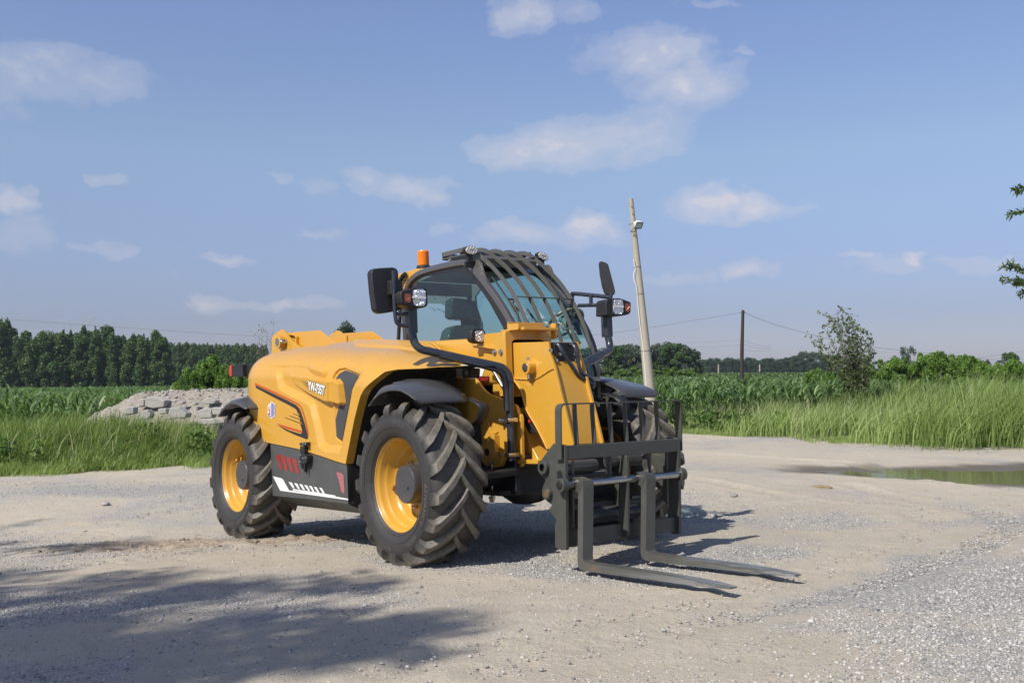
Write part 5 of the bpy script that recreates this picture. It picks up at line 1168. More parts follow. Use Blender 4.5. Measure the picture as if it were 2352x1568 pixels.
def grassband(name, n, seed, x0, x1, depth, hfun, tsh=0., wid=(.008, .021)):
    r = np.random.default_rng(seed); x = x0+(x1-x0)*r.random(n); d = depth*r.random(n)**1.15; y = edge_y(x)+d-.25+(fbm(x*1.7, x*0+3, 4)-.5)*1.5+r.normal(0, .12, n)
    k = np.abs(x) < .60*y+1; x, y, d = x[k], y[k], d[k]
    cl = fbm(x*1.2, y*1.2, 17); cl2 = fbm(x*.4, y*.5, 27)
    h = hfun(x, y, d)*(.30+.95*r.random(len(x)))*(.30+1.4*cl)
    keep = r.random(len(x)) < .35+1.2*cl; x, y, h, cl, cl2 = x[keep], y[keep], h[keep], cl[keep], cl2[keep]
    t = np.clip(.05+.72*r.random(len(x))+(cl2-.45)*.9+tsh, 0, .92); t = np.where(r.random(len(x)) < .035, .98, t)
    return blades(name, x, y, h, wid[0]+(wid[1]-wid[0])*r.random(len(x)), .10+.75*r.random(len(x))**1.3, t, GRM, seed)
xl0, xl1 = EW[2][0]-3, wz(Z7(250, 868), 0)[0]
hl = lambda x, y, d: .20+.42*smooth(0, 2.5, d)
grassband('grass', 150000, 3, xl0, xl1, 6.2, hl)
hr_ = lambda x, y, d: (.11+.50*smooth(.3, 5., d))*(1+.60*smooth(5, 12, x)*smooth(1, 4, d))
o_ = grassband('grass', 230000, 4, xl1-1, EW[-2][0]+6, 10.5, hr_, .06); tag(o_, 'tall light green grass along the right edge of the yard', 'grass')
for o in COL.objects:
    if o.name == 'grass': tag(o, 'tall green grass along the left edge of the yard', 'grass')
# creeping tufts at the gravel edge
rt = np.random.default_rng(9); n = 60000; x = EW[1][0]+(EW[-1][0]-EW[1][0])*rt.random(n); y = edge_y(x)-.1-.9*rt.random(n)**2.2*rt.random(n)
k = fbm(x*1.6, y*1.6, 90) > .42; x, y = x[k], y[k]; et_ = blades('edge_tufts', x, y, .04+.16*rt.random(len(x)), .005+.006*rt.random(len(x)), .3+.5*rt.random(len(x)), .3+.6*rt.random(len(x)), GRM, 2); tag(et_, 'short sparse tufts creeping from the verge onto the gravel', 'grass')
# reed-like tall clumps on the right
def clump(cx, cy, n, h, seed, rad, tlo, thi, wid=.02):
    r = np.random.default_rng(seed); x = cx+r.normal(0, rad, n); y = cy+r.normal(0, rad, n)
    return x, y, h*(.55+.5*r.random(n)), wid*(.6+.6*r.random(n)), tlo+(thi-tlo)*r.random(n)
acc = []
for (u, v, D, n, h, rad, tl_, th_) in ((2080,965,21,420,1.0,.45,.45,.9),(1915,960,23,420,.95,.45,.35,.8),(1720,990,24,300,.6,.3,.4,.75),(2200,900,20,500,1.2,.6,.15,.55),(2320,950,20.5,700,1.35,.6,.10,.5),(2290,880,22,500,1.7,.8,.2,.6),(2130,900,24,400,1.2,.6,.3,.7),(1780,955,24,300,.8,.4,.4,.85)):
    p = wd((u, v), D); acc.append(clump(p[0], D, n, h, int(u), rad, tl_, th_))
x, y, h, w_, t_ = (np.concatenate([a[i] for a in acc]) for i in range(5))
tag(blades('reeds', x, y, h, w_, .25+.35*RNG.random(len(x)), t_, GRM, 12), 'taller coarse grass clumps rising out of the right-hand verge', 'reeds')
rw = np.random.default_rng(77); C_w = []; R_w = []
for (u, v, n_) in ((180,985,7),(560*.33,689+925*.33,6),(330,1010,8),(70,1030,6),(440,1040,6),(1720,985,6),(1830,1000,5),(2010,1000,7),(2250,960,10),(2330,900,12),(2180,920,8),(1640,960,5),(1900,950,6)):
    g_ = wz((u, v), .35)
    for _ in range(n_): x_ = g_[0]+rw.normal(0, .35); y_ = max(g_[1]+rw.normal(0, .4), float(edge_y(x_))+.2); C_w.append((x_, y_, float(gz0(x_, y_))+.12+.35*rw.random())); R_w.append((.12+.12*rw.random(), .12, .12+.14*rw.random()))
V, q, t = leafcloud(C_w, R_w, 9000, .045, 5); tag(quads('weeds', V, q, tint_mat('weed_leaf', [(0, (.05, .10, .02)), (.6, (.12, .20, .05)), (1, (.24, .33, .10))], .5, .35), attr=t, kind='stuff'), 'broad-leaved weeds growing among the verge grass', 'weeds')
n = 2600; x = EW[1][0]+(EW[-1][0]-EW[1][0])*rw.random(n); y = edge_y(x)+.4+6*rw.random(n); k = np.abs(x) < .6*y; x, y = x[k], y[k]; h = (.55+.35*rw.random(len(x)))*(1+.5*smooth(5, 12, x)); sh_ = .12+.25*rw.random(len(x))
tag(blades('dry_stalks', x, y, h, .008+.006*rw.random(len(x)), sh_, .93+.07*rw.random(len(x)), GRM, 31), 'pale dry stalks standing above the verge grass', 'stalks')
# ================================================================ maize field
CRM = tint_mat('maize_leaf', [(0, (.06, .11, .034)), (.5, (.12, .20, .065)), (.85, (.21, .30, .12)), (1, (.38, .45, .27))], .4, .34)
def maize(name, x, y, h, nleaf, seed, seg=5, wid=.075, ll=.62):
    r = np.random.default_rng(seed); n = len(x); Vs = []; Qs = []; T = []; z0 = gz(x, y)
    N_ = n*nleaf; X = np.repeat(x, nleaf); Y = np.repeat(y, nleaf); Z0 = np.repeat(z0, nleaf); H = np.repeat(h, nleaf); k = np.tile(np.arange(nleaf), n)
    a = np.repeat(r.random(n)*PI, nleaf)+k*PI+r.normal(0, .35, N_)+.0; L = H*ll*(.75+.4*r.random(N_))*np.where(k == nleaf-1, .7, 1)
    zb = Z0+H*(.30+.55*(k+.3)/nleaf); up = .95+.6*r.random(N_); t = np.linspace(0, 1, seg)[None, :]
    rr = L[:, None]*(t*.75); zz = zb[:, None]+L[:, None]*(up[:, None]*t-(.75+.3*r.random(N_))[:, None]*t**2.2)
    cx = X[:, None]+np.cos(a)[:, None]*rr+.12*L[:, None]*t**2; cy = Y[:, None]+np.sin(a)[:, None]*rr
    pw = np.interp(np.linspace(0, 1, seg), [0, .25, .6, 1], [.45, 1, .8, .05])*wid/2; tw = (r.random(N_)-.5)[:, None]*1.2*t
    ex = -np.sin(a)[:, None]*pw[None]*np.cos(tw); ey = np.cos(a)[:, None]*pw[None]*np.cos(tw); ez = pw[None]*np.sin(tw)
    V = np.stack([np.stack([cx-ex, cy-ey, zz-ez], -1), np.stack([cx+ex, cy+ey, zz+ez], -1)], 2).reshape(-1, 3)
    b = np.arange(N_)[:, None]*(2*seg)+np.arange(seg-1)[None, :]*2; q = np.stack([b, b+1, b+3, b+2], -1).reshape(-1, 4)
    tint = np.clip(.15+.7*r.random(N_)+np.repeat(r.normal(0, .1, n), nleaf), 0, 1)
    return V, q, np.repeat(tint, 2*seg)
def field(name, parts, lab):
    V = []; Q = []; T = []; o = 0
    for v, q, t in parts: V.append(v); Q.append(q+o); T.append(t); o += len(v)
    f = quads(name, np.concatenate(V), np.concatenate(Q), CRM, attr=np.concatenate(T), kind='stuff'); return tag(f, lab, 'crop field')
def rows(y0, y1, sp, rowsp, seed, x0, x1):
    r = np.random.default_rng(seed); ny = int((y1-y0)/rowsp); pts = []
    yy = y0+np.arange(ny)*rowsp
    for y in yy:
        a, b = max(x0, -.60*y-2), min(x1, .60*y+2)
        if b > a: n = int((b-a)/sp); x = a+(b-a)*(np.arange(n)+r.random(n))/n; pts.append(np.c_[x, y+r.normal(0, .07, n)])
    P_ = np.concatenate(pts); return P_[:, 0], P_[:, 1]
hf = lambda x, y, r: 1.03*(.88+.2*r.random(len(x)))*(1-.0*y)
r0 = np.random.default_rng(1); prt = []
for (y0, y1, sp, rs, nl, wd_, seg) in ((21.5, 34, .20, .60, 8, .055, 5), (34, 60, .28, .7, 6, .075, 4), (60, 120, .5, 1.1, 4, .14, 3), (120, 165, .8, 1.8, 4, .22, 3)):
    x, y = rows(y0, y1, sp, rs, int(y0), -200, -.5); k = x < -.2*0-.5; h = hf(x, y, r0); prt.append(maize('m', x, y, h, nl, int(y0)+1, seg, wd_))
field('maize_field', prt, 'dark green maize field on the left in front of the poplars')
prt = []
for (y0, y1, sp, rs, nl, wd_, seg) in ((27.5, 40, .20, .60, 8, .058, 5), (40, 70, .30, .8, 6, .085, 4), (70, 140, .6, 1.4, 4, .17, 3), (140, 330, 1.2, 3.6, 4, .4, 3)):
    x, y = rows(y0, y1, sp, rs, int(y0)+50, -.5, 300); k = ~((x > .36*y) & (y > 31)); x, y = x[k], y[k]; h = hf(x, y, r0)*.97; prt.append(maize('m', x, y, h, nl, int(y0)+9, seg, wd_))
field('maize_field', prt, 'green maize field on the right running back to the distant trees')
# ================================================================ trees
LFM = {}
def leafmat(name, dark, mid, light, tr_=.25):
    LFM[name] = tint_mat(name, [(0, dark), (.5, mid), (1, light)], .5, tr_); return LFM[name]
leafmat('poplar_leaves', (.030, .068, .018), (.078, .145, .042), (.19, .265, .10))
leafmat('far_leaves', (.04, .066, .036), (.065, .105, .055), (.10, .15, .08))
leafmat('silver_leaves', (.03, .055, .03), (.065, .10, .052), (.34, .36, .29))
leafmat('bright_leaves', (.08, .15, .025), (.16, .27, .05), (.28, .41, .11), .42)
leafmat('shrub_leaves', (.05, .08, .02), (.11, .155, .05), (.22, .27, .10), .35)
leafmat('near_leaves', (.03, .06, .015), (.065, .12, .03), (.14, .20, .06), .3)
BARK = paint('bark', (.10, .085, .065), .9, .3, bmp=.01, bscale=20)
TWIG = paint('pale_twig', (.26, .22, .17), .9, .3)
def poplar_mesh(seed, wide=1., n=11000):
    r = np.random.default_rng(seed); C = []; R_ = []
    for k in range(60):
        z = .06+.86*r.random(); rad = .105*wide*(1-max(0, (z-.25)/.75)**1.1*.95)*(.75+.3*min(1, z/.25)); a = r.random()*2*PI; q = rad*r.random()**.5*.9
        C.append((q*math.cos(a), q*math.sin(a), z)); s = .018+.034*r.random(); R_.append((s*wide, s*wide, s*2.3))
    for k in range(7): C.append((r.normal(0, .008), r.normal(0, .008), .80+.028*k)); R_.append((.016, .016, .045))
    return leafcloud(C, R_, n, .017, seed+1)
def round_mesh(seed, n=9000, w=.42, low=.12):
    r = np.random.default_rng(seed); C = []; R_ = []
    for k in range(38):
        z = low+(.90-low)*r.random(); t = (z-low)/(.90-low); rad = w*math.sin(PI*(.12+.80*t))**.75; a = r.random()*2*PI; q = rad*r.random()**.5*.85
        C.append((q*math.cos(a), q*math.sin(a), z)); s = .04+.065*r.random(); R_.append((s*1.1, s*1.1, s*1.2))
    return leafcloud(C, R_, n, .022, seed+1)
MESHES = {}
def tree_mesh(key, gen, mat):
    V, q, t = gen; o = quads('crown', V, q, mat, attr=t); me = o.data; bpy.data.objects.remove(o); MESHES[key] = me
for k in range(4): tree_mesh(('pop', k), poplar_mesh(20+k, 1+.12*k), LFM['poplar_leaves']); tree_mesh(('far', k), poplar_mesh(40+k, 1.5+.2*k, 5000), LFM['far_leaves'])
for k in range(3): tree_mesh(('sil', k), round_mesh(60+k), LFM['silver_leaves']); tree_mesh(('rnd', k), round_mesh(70+k), LFM['poplar_leaves']); tree_mesh(('farr', k), round_mesh(75+k, 5000, .5), LFM['far_leaves'])
for k in range(4): tree_mesh(('bsh', k), round_mesh(80+k, 11000, .62, .05), LFM['bright_leaves'])
tree_mesh(('con', 0), round_mesh(90, 2600, .40, .3), LFM['far_leaves'])
tb = MB(); tb.tube([(0, 0, -.05), (.003, 0, .3), (-.004, .003, .6), (0, 0, .93)], [.016, .012, .008, .002], 7); to_ = tb.build('trunk', BARK, ang=60); TRK = to_.data; bpy.data.objects.remove(to_)
def tree(name, key, x, y, h, lab, cat='tree', grp=None, wx=1., z=None):
    R_ = random.Random(int(x*37+y*91)); e = bpy.data.objects.new(name, None); COL.objects.link(e); e.location = (x, y, float(gz0(x, y)) if z is None else z); e.scale = (h*wx*R_.uniform(.9, 1.1), h*wx*R_.uniform(.9, 1.1), h); e.rotation_euler = (0, 0, R_.random()*6.28)
    c = bpy.data.objects.new('crown' if cat == 'tree' else 'foliage', MESHES[key]); COL.objects.link(c); c.parent = e
    t = bpy.data.objects.new('trunk' if cat == 'tree' else 'stems', TRK); COL.objects.link(t); t.parent = e
    return tag(e, lab, cat, grp)
def toph(q, D):                                 # height of a thing at distance D whose top shows at q
    p = wd(q, D); return p[0], D, p[2]-float(gz0(p[0], D))
lp = [(-60,150),(-25,140),(10,130),(45,120),(85,190),(120,230),(150,262),(180,215),(215,262),(255,250),(300,215),(340,200),(385,200),(415,222),(440,210),(490,205),(530,230),(560,225),(585,170),(620,215),(665,185),(700,240),(745,175),(790,210),(825,240),(860,245),(900,270),(935,230),(970,240),(1000,240),(1030,255),(1080,210),(1120,240),(1160,285)]
g1 = 'poplars in the tall near row at the left'
for i, (x, y) in enumerate(lp):
    X, D, h = toph(Z6(x, y), 168+8*math.sin(i*2.1)); tree('poplar_tree', ('rnd' if x in (340, 385, 415) else 'pop', i % 3), X, D, h, 'dark green poplar in the tall row behind the left maize', 'tree', g1, wx=1.0 if x in (340, 385, 415) else .95+.55*((i*7) % 5)/4)
for i in range(22):                             # second rank filling between them
    X, D, h = toph(Z6(-50+i*56, 285+12*math.sin(i*1.7)), 182); tree('poplar_tree', ('pop', i % 4), X, D, h, 'dark green poplar in the tall row behind the left maize', 'tree', g1, wx=1.9)
g2 = 'even rows of smaller poplars farther back'
for i in range(24):
    X, D, h = toph(Z6(1185+i*29, 297+7*math.sin(i*2.7)+i*.6), 235); tree('poplar_tree', ('pop', (i+1) % 4), X, D, h, 'smaller poplar of the even row between the tall poplars and the machine', 'tree', g2, wx=1.25)
X, D, h = toph((800, 738), 120); tree('poplar_tree', ('sil', 1), X, D, h*1.0, 'single pale green treetop above the rear boom bracket of the machine', 'tree', None, .8)
g3 = 'broad trees of the clump behind the leaning pole'
for i, (x, y, w_) in enumerate(((-130,400,1),(-60,395,1.),(-10,405,.9),(40,402,.9),(100,383,1),(165,368,1),(215,398,.9),(260,395,.9),(300,392,1),(350,370,1.05),(400,372,1),(435,368,1),(480,395,1.),(515,425,.9))):
    X, D, h = toph(Z7(x, y), 150+5*math.sin(i*3)); tree('broad_tree', ('sil' if i % 3 != 1 else 'rnd', i % 3), X, D, h, 'silvery green broad tree in the clump behind the leaning concrete pole', 'tree', g3, w_*1.35)
g4 = 'low bushes under the clump behind the leaning pole'
for i in range(9):
    X, D, h = toph(Z7(90+i*52, 512+6*math.sin(i*2)), 120); tree('low_bush', ('bsh', i % 4), X, D, max(h, 1.0), 'bright low bush at the foot of the clump behind the leaning pole', 'bush', g4, 1.5)
g5 = 'distant trees along the horizon'
ft = [(545+i*21, 462+8*math.sin(i*1.3)-6*(i % 5 == 0)) for i in range(27)]+[(545+i*37, 470+6*math.sin(i*2.3)) for i in range(20)]+[(1050,456),(1075,448),(1120,432),(1150,420),(1180,424),(1210,434),(1240,436),(1275,440),(1310,440),(1345,450),(1385,455),(1430,462),(1480,470),(1530,472),(1590,478),(1650,470),(1710,475),(1780,470),(1850,470),(1930,470),(2000,460),(2080,468),(2150,465),(2230,466),(2310,464)]
for i, (x, y) in enumerate(ft):
    far = i % 2 and not (1040 < x < 1300); X, D, h = toph(Z7(x, y), 345+25*math.sin(i*1.9)); tree('distant_tree', ('far' if far else 'farr', i % 3), X, D, h, 'hazy dark tree in the line along the right horizon', 'tree', g5, 2.1 if far else 1.6)
# shrubs on the right
hedge = [(1560,470,40,1.),(1600,455,42,.9),(1640,470,40,1.),(1680,445,41,.9),(1740,430,40,1.),(1790,420,42,.9),(1850,425,40,1.),(1900,428,40,1.),(1950,412,41,1.),(2000,425,42,.9),(2050,450,40,1.),(2110,462,40,.9),(2170,470,38,1.),(2230,475,37,.9),(2290,470,36,1.),(2350,460,35,1.)]
for i, (x, y, D, w_) in enumerate(hedge):
    X, D, h = toph(Z7(x, y), D); tree('hedge_bush', ('bsh', i % 4), X, D, h, 'bright green bush of the hedge right of the bare-twigged shrub', 'bush', 'bushes of the bright hedge at the right', 1.0*w_)
for x, y, lab in ((1195,505,'yellow-green weed bush left of the bare-twigged shrub, nearest the maize'),(1250,515,'yellow-green weed bush touching the bare-twigged shrub on its left')):
    X, D, h = toph(Z7(x, y), 38); tree('weed_bush', ('bsh', 1), X, D, h, lab, 'bush', None, .8)
X, D, h = toph(Z7(1703, 384), 85); tree('pine_tree', ('con', 0), X, D, h, 'dark round-topped tree rising above the bright hedge', 'tree', None, .75)
X, D, h = toph(Z7(2275, 420), 60); tree('dark_shrub', ('rnd', 1), X, D, h, 'dark shrub with bare twigs above the right end of the hedge', 'bush', None, .9)
for i, (x, y, D) in enumerate(((1385,440,34),(1420,400,34.5),(1470,385,35),(1520,395,35),(1560,420,34),(1600,440,34),(1640,470,33.5),(1700,480,34),(1760,500,33))):
    X, D, h = toph(Z6(x, y), D*1.0); tree('left_bush', ('bsh', i % 4), X, D, h, 'bright leafy bush in the thicket behind the rubble heap', 'bush', 'bushes of the thicket behind the rubble heap', .75)
def twiggy(name, base, tops, nleaf, lsize, seed, lab, leafm, low=0.2, cat='shrub', tw=TWIG, thick=.02):
    r = random.Random(seed); e = bpy.data.objects.new(name, None); COL.objects.link(e); e.location = base; mb = MB(); ends = []; B = Vector((0, 0, 0))
    for t in tops:
        t = Vector(t)-Vector(base); mid = t*.5+Vector((t.x*-.12, t.y*-.1, t.z*.06)); pth = spline([(0, 0, 0), tuple(mid*.5+Vector((r.gauss(0, .04), 0, 0))), tuple(mid), tuple(t)], 5); mb.tube(pth, [thick*(1-.85*i/(len(pth)-1)) for i in range(len(pth))], 5)
        for i in range(3, len(pth)):
            for _ in range(3):
                p = Vector(pth[i]); d = Vector((r.gauss(0, .5), r.gauss(0, .5), r.uniform(.1, .9))).normalized()*r.uniform(.15, .5)*t.length*.28; q = p+d; mb.tube([p, p+d*.5+Vector((0, 0, .02)), q], [thick*.3, thick*.2, thick*.1], 4, caps=False)
                if pth[i][2] > low*t.z: ends += [tuple(p), tuple(p+d*.5), tuple(q)]
    mb.build('stems', tw, e, ang=60); V, q, tt_ = leafcloud(ends, [lsize*2.2]*len(ends), nleaf, lsize, seed, aspect=2.2); o = quads('foliage', V, q, leafm, e, attr=tt_); return tag(e, lab, cat)
bD = 26.5; bb_ = wd(C4(1055, 1100), bD); zb_ = float(gz(bb_[0], bD)); base = (bb_[0], bD, zb_)
tops = [wd(C4(*p), bD+dd) for p, dd in (((690,225),.2),((745,260),-.3),((610,330),.1),((500,550),.0),((570,505),.4),((930,225),.3),((985,270),-.2),((870,280),0),((1080,370),.3),((1150,410),-.3),((1205,555),.2),((1225,660),-.1),((820,330),-.4),((1030,350),.5),((900,420),.1),((620,700),-.2),((1180,720),.4),((760,760),.5),((830,550),-.6),((1000,560),.7))]
twiggy('wild_shrub', base, tops, 6400, .036, 5, 'bare-twigged wild shrub standing alone in the tall grass at the right', LFM['shrub_leaves'], .12)
bb_ = wd((612, 880), 24); tops = [wd(p, 24) for p in ((585,770),(600,758),(612,765),(625,778),(640,790),(628,745),(596,790),(650,770))]
twiggy('dead_weed', (bb_[0], 24, float(gz(bb_[0], 24))), tops, 240, .022, 8, 'dry grey weed with thin stalks beside the hood of the machine', paint('dry_weed', (.16, .13, .08), .9, .3), .3, thick=.012)
# ================================================================ poles and wires
PD_ = 25.
CON = paint('pole_concrete', (.40, .36, .29), .85, .12, dust=.4, dustc=(.22, .20, .17), bmp=.002, bscale=120)
pb = np.array(wd((1496, 935), PD_)); pt = np.array(wd((1449, 457), PD_+.0)); e = empty('utility_pole', None, tuple(pb)); tag(e, 'leaning pale concrete pole with a floodlight near its top', 'utility pole')
L_ = [Vector(pt-pb)*t for t in (0, .25, .5, .75, 1)]; L_[0] = Vector(pt-pb)*-.06
mb = MB(); mb.tube(L_, [.142, .118, .096, .076, .056], 24); mb.build('shaft', CON, e, ang=40)
for v_ in (614, 676, 806):
    t = (935-v_)/(935-457); c = Vector(pt-pb)*t; rr_ = .142-.086*t+.0012; mb = MB(); d_ = Vector(pt-pb).normalized()*.012; mb.cyl(c-d_, c+d_, rr_, 24); mb.build('joint_ring', paint('joint_grey', (.2, .18, .15), .9), e)
WCB = paint('white_cable', (.8, .8, .78), .4)
mb = MB(); cp = [B4(945,20),B4(958,90),B4(975,150),B4(948,220),B4(950,290),B4(985,380),B4(993,450),B4(1005,620),B4(1035,900),B4(1062,1100),B4(1078,1250),B4(1100,1500),B4(1115,1700),B4(1118,1900)]
mb.tube([Vector(wd(q, PD_-.10))-Vector(pb) for q in cp], .009, 6); mb.build('white_cable', WCB, e)
mb = MB(); mb.tube([Vector(wd(C3(*q), PD_-.13))-Vector(pb) for q in ((1090,1120),(1090,1095),(1110,1090),(1180,1120),(1210,1075),(1215,1040))], .011, 6); mb.tube([Vector(wd(C3(*q), PD_-.13))-Vector(pb) for q in ((1040,935),(1060,890),(1045,935),(1080,935),(1120,905),(1150,905))], .005, 4); mb.tube([Vector(wd(C3(*q), PD_-.13))-Vector(pb) for q in ((1090,1110),(1150,1150),(1250,1240))], .005, 4); mb.build('tie_wire', BLK, e)
mb = MB()
for q in ((1112,487),(1134,669)): c = Vector(wd(C3(*q), PD_-.062))-Vector(pb); mb.cyl(c, c+Vector((0, -.02, 0)), .012, 8)
mb.build('bolt_hole', BLK, e, per=1)
FLm = paint('floodlight_glass', (.10, .14, .11), .08, .3, coat=1)
def wq(pts, D, o): return [Vector(wd(C3(*q), D))-Vector(o) for q in pts]
fo = np.array(wd(C3(1280, 950), PD_-.3)); fl_ = empty('floodlight', None, tuple(fo)); tag(fl_, 'small floodlight with white back strapped to the leaning pole', 'floodlight')
bk_ = wq(((1140,900),(1165,860),(1220,842),(1290,850),(1310,870),(1240,880),(1170,1030),(1165,990)), PD_-.12, fo); fr_ = wq(((1170,1030),(1230,880),(1400,876),(1405,890),(1385,960),(1350,1035),(1200,1040)), PD_-.32, fo)
mb = MB(); mb.prism(wq(((1145,905),(1165,862),(1225,842),(1290,850),(1395,876),(1230,885),(1175,1020)), PD_-.15, fo), (.0, -.16, -.01)); mb.build('housing', WHT, fl_, bevel=.01)
mb = MB(); mb.prism(fr_, (0, .03, 0)); mb.build('bezel', BLK, fl_, bevel=.006)
mb = MB(); mb.prism(wq(((1195,1010),(1240,900),(1378,893),(1370,950),(1340,1015)), PD_-.325, fo), (0, .006, 0)); mb.build('glass', FLm, fl_)
p0 = np.array(wd((1702, 885), 62)); p1 = np.array(wd((1706.5, 712), 62)); e2 = empty('wooden_pole', None, tuple(p0)); tag(e2, 'thin dark wooden pole standing in the maize field', 'utility pole')
mb = MB(); mb.tube([(0, 0, -1.2), tuple((p1-p0)*.5), tuple(p1-p0)], [.13, .11, .085], 10); mb.build('shaft', paint('dark_wood', (.045, .035, .03), .9, .3), e2, ang=60)
mb = MB(); X_ = Vector(p1-p0)+Vector((0, 0, -.12)); mb.cyl(X_+Vector((-.16, 0, 0)), X_+Vector((.16, 0, 0)), .03, 8); mb.build('insulator', paint('insulator', (.3, .3, .3), .4), e2)
WIRE = paint('wire_grey', (.24, .25, .28), .7)
def wire(pts, D0, D1, rad, lab, grp=None):
    P_ = []; n = len(pts)
    for i, q in enumerate(pts): P_.append(wd(q, D0+(D1-D0)*i/(n-1)))
    mb = MB(); mb.tube(spline(P_, 8), rad, 5); return tag(mb.build('overhead_wire', WIRE), lab, 'wire', grp)
wire([(-400,705),(0,732),(300,753),(600,772),(900,784),(1150,784),(1400,765),(1706,717)], 62, 62, .013, 'overhead wire sagging from the left edge to the thin wooden pole')
wire([(1707,717),(1780,745),(1880,772),(1960,790),(2050,802),(2352,832),(2600,850)], 62, 66, .013, 'overhead wire falling away right of the thin wooden pole')
wire([(2130,835),(2240,822),(2352,806),(2500,780)], 90, 90, .014, 'faint overhead wire rising at the right edge above the hedge')
STLT = paint('far_steel', (.36, .38, .42), .8)
def pylon(q_top, q_bot, D, kind, lab):
    t = np.array(wd(q_top, D)); b_ = np.array(wd(q_bot, D)); b_[2] = float(gz0(b_[0], D)); h = t[2]-b_[2]; e = empty('transmission_tower', None, (t[0], D, b_[2])); r = h*.0042; mb = MB()
    w0, w1 = h*.10, h*.03
    if kind == 'Y':
        for s in (-1, 1): mb.tube([(s*w0, 0, 0), (s*w1, 0, h*.62), (s*h*.20, 0, h*.95), (s*h*.28, 0, h)], r, 4); mb.tube([(s*w1, 0, h*.62), (s*h*.10, 0, h*.95), (s*h*.28, 0, h*1.0)], r, 4)
        mb.tube([(-h*.24, 0, h*.93), (h*.24, 0, h*.93)], r, 4)
    else:
        for s in (-1, 1): mb.tube([(s*w0, 0, 0), (s*w1, 0, h*.6), (s*w1*.5, 0, h)], r, 4)
        for z, l in ((.68, .22), (.82, .18), (.95, .14)): mb.tube([(-h*l, 0, h*z), (0, 0, h*(z+.03)), (h*l, 0, h*z)], r, 4)
    for k in range(7):
        a, b2 = k/7*.62*h, (k+1)/7*.62*h; wa = w0+(w1-w0)*k/7; wb = w0+(w1-w0)*(k+1)/7
        mb.tube([(-wa, 0, a), (wb, 0, b2)], r*.7, 3); mb.tube([(wa, 0, a), (-wb, 0, b2)], r*.7, 3)
    mb.build('lattice', STLT, e, ang=0); return tag(e, lab, 'pylon')
pylon((174,731),(174,870),420,'Y','pale lattice pylon with a forked top above the left poplars')
pylon((395,772),(395,870),620,'T','faint lattice pylon above the small poplar row at the left')
pylon((1706,776),(1706,860),520,'T','lattice pylon standing behind the thin wooden pole')
pylon((1769,791),(1769,858),640,'T','lattice pylon just right of the thin wooden pole')
pylon((1841,794),(1841,858),760,'T','faint lattice pylon between the wooden pole and the lone shrub')
pylon((2022,804),(2022,858),820,'Y','faint lattice pylon above the left end of the bright hedge')
pylon((1886,802),(1886,858),860,'Y','very faint pylon just left of the lone shrub')
for (u0, v0, u1, v1, s) in ((1500,786,1706,780,3),(1500,800,1706,792,2),(1706,780,1769,796,4),(1706,790,1769,800,4),(1706,803,1769,806,2)):
    wire([(u0, v0), ((u0+u1)/2, (v0+v1)/2+s), (u1, v1)], 560, 580, .05, 'faint power line running to the pylon behind the wooden pole', 'faint far power lines')
# small posts in the far field
for (x, y0, y1, lab) in ((657,497,542,'short pale post at the far edge of the maize, right of the tree clump'),(886,498,536,'short pale post in the far maize right of the wooden pole')):
    q0 = wd(Z7(x, y1), 200); q1 = wd(Z7(x, y0), 200); mb = MB(); mb.tube([q0, q1], [.14, .12], 8); mb.ball((q1[0], q1[1], q1[2]), .13, 8); tag(mb.build('field_post', CON), lab, 'post')
# ================================================================ rubble heap
rub = [(Z6(*p)) for p in ((640,800),(760,745),(950,655),(1130,632),(1400,625),(1800,616),(2150,640))]
RM_, nt, P, _ = newmat('rubble_earth'); v = coords(nt); n1 = noise(nt, v, 3, 6, .7); n2 = noise(nt, v, 18, 6, .75)
nt.links.new(mixc(nt, ramp(nt, n2, [(.35, 1.), (.6, 0.)]), mixc(nt, n1, (.38, .33, .26), (.58, .53, .45)), (.30, .265, .215)), P.inputs['Base Color']); P.inputs['Roughness'].default_value = .95; nt.links.new(bump(nt, n2, .06, 1., bump(nt, n1, .05)), P.inputs['Normal'])
RD_ = 21.; xa = wd(rub[0], RD_)[0]; xb2 = wd(rub[-1], RD_)[0]; hx = [wd(q, RD_)[0] for q in rub]; hz_ = [wd(q, RD_)[2] for q in rub]
n1_, n2_ = 200, 90; xs = np.linspace(xa-.4, xb2+3, n1_); ysr = np.linspace(18.9, 26., n2_); X, Y, Q = grid(xs, ysr)
H = np.interp(X, [xa-.4]+hx, [0]+hz_); H = H*smooth(19.2, 21.+.0*X, Y+.5*(fbm(X*.8, Y*0, 15)-.5))*(1-smooth(23.4, 25.7, Y)); Z = gz0(X, Y)-.05+H*1.0+(fbm(X*3, Y*3, 14)-.47)*.16*np.clip(H*3, 0, 1)+(np.abs(fbm(X*9, Y*9, 19)-.5))*.10*np.clip(H*3, 0, 1)
tag(quads('rubble_heap', np.stack([X, Y, Z], -1).reshape(-1, 3), Q, RM_, smooth=True), 'long heap of pale earth and broken rubble behind the left grass', 'rubble heap')
CBK = paint('broken_concrete', (.43, .41, .37), .9, .3, dust=.75, dustc=(.38, .33, .26), bmp=.02, bscale=9)
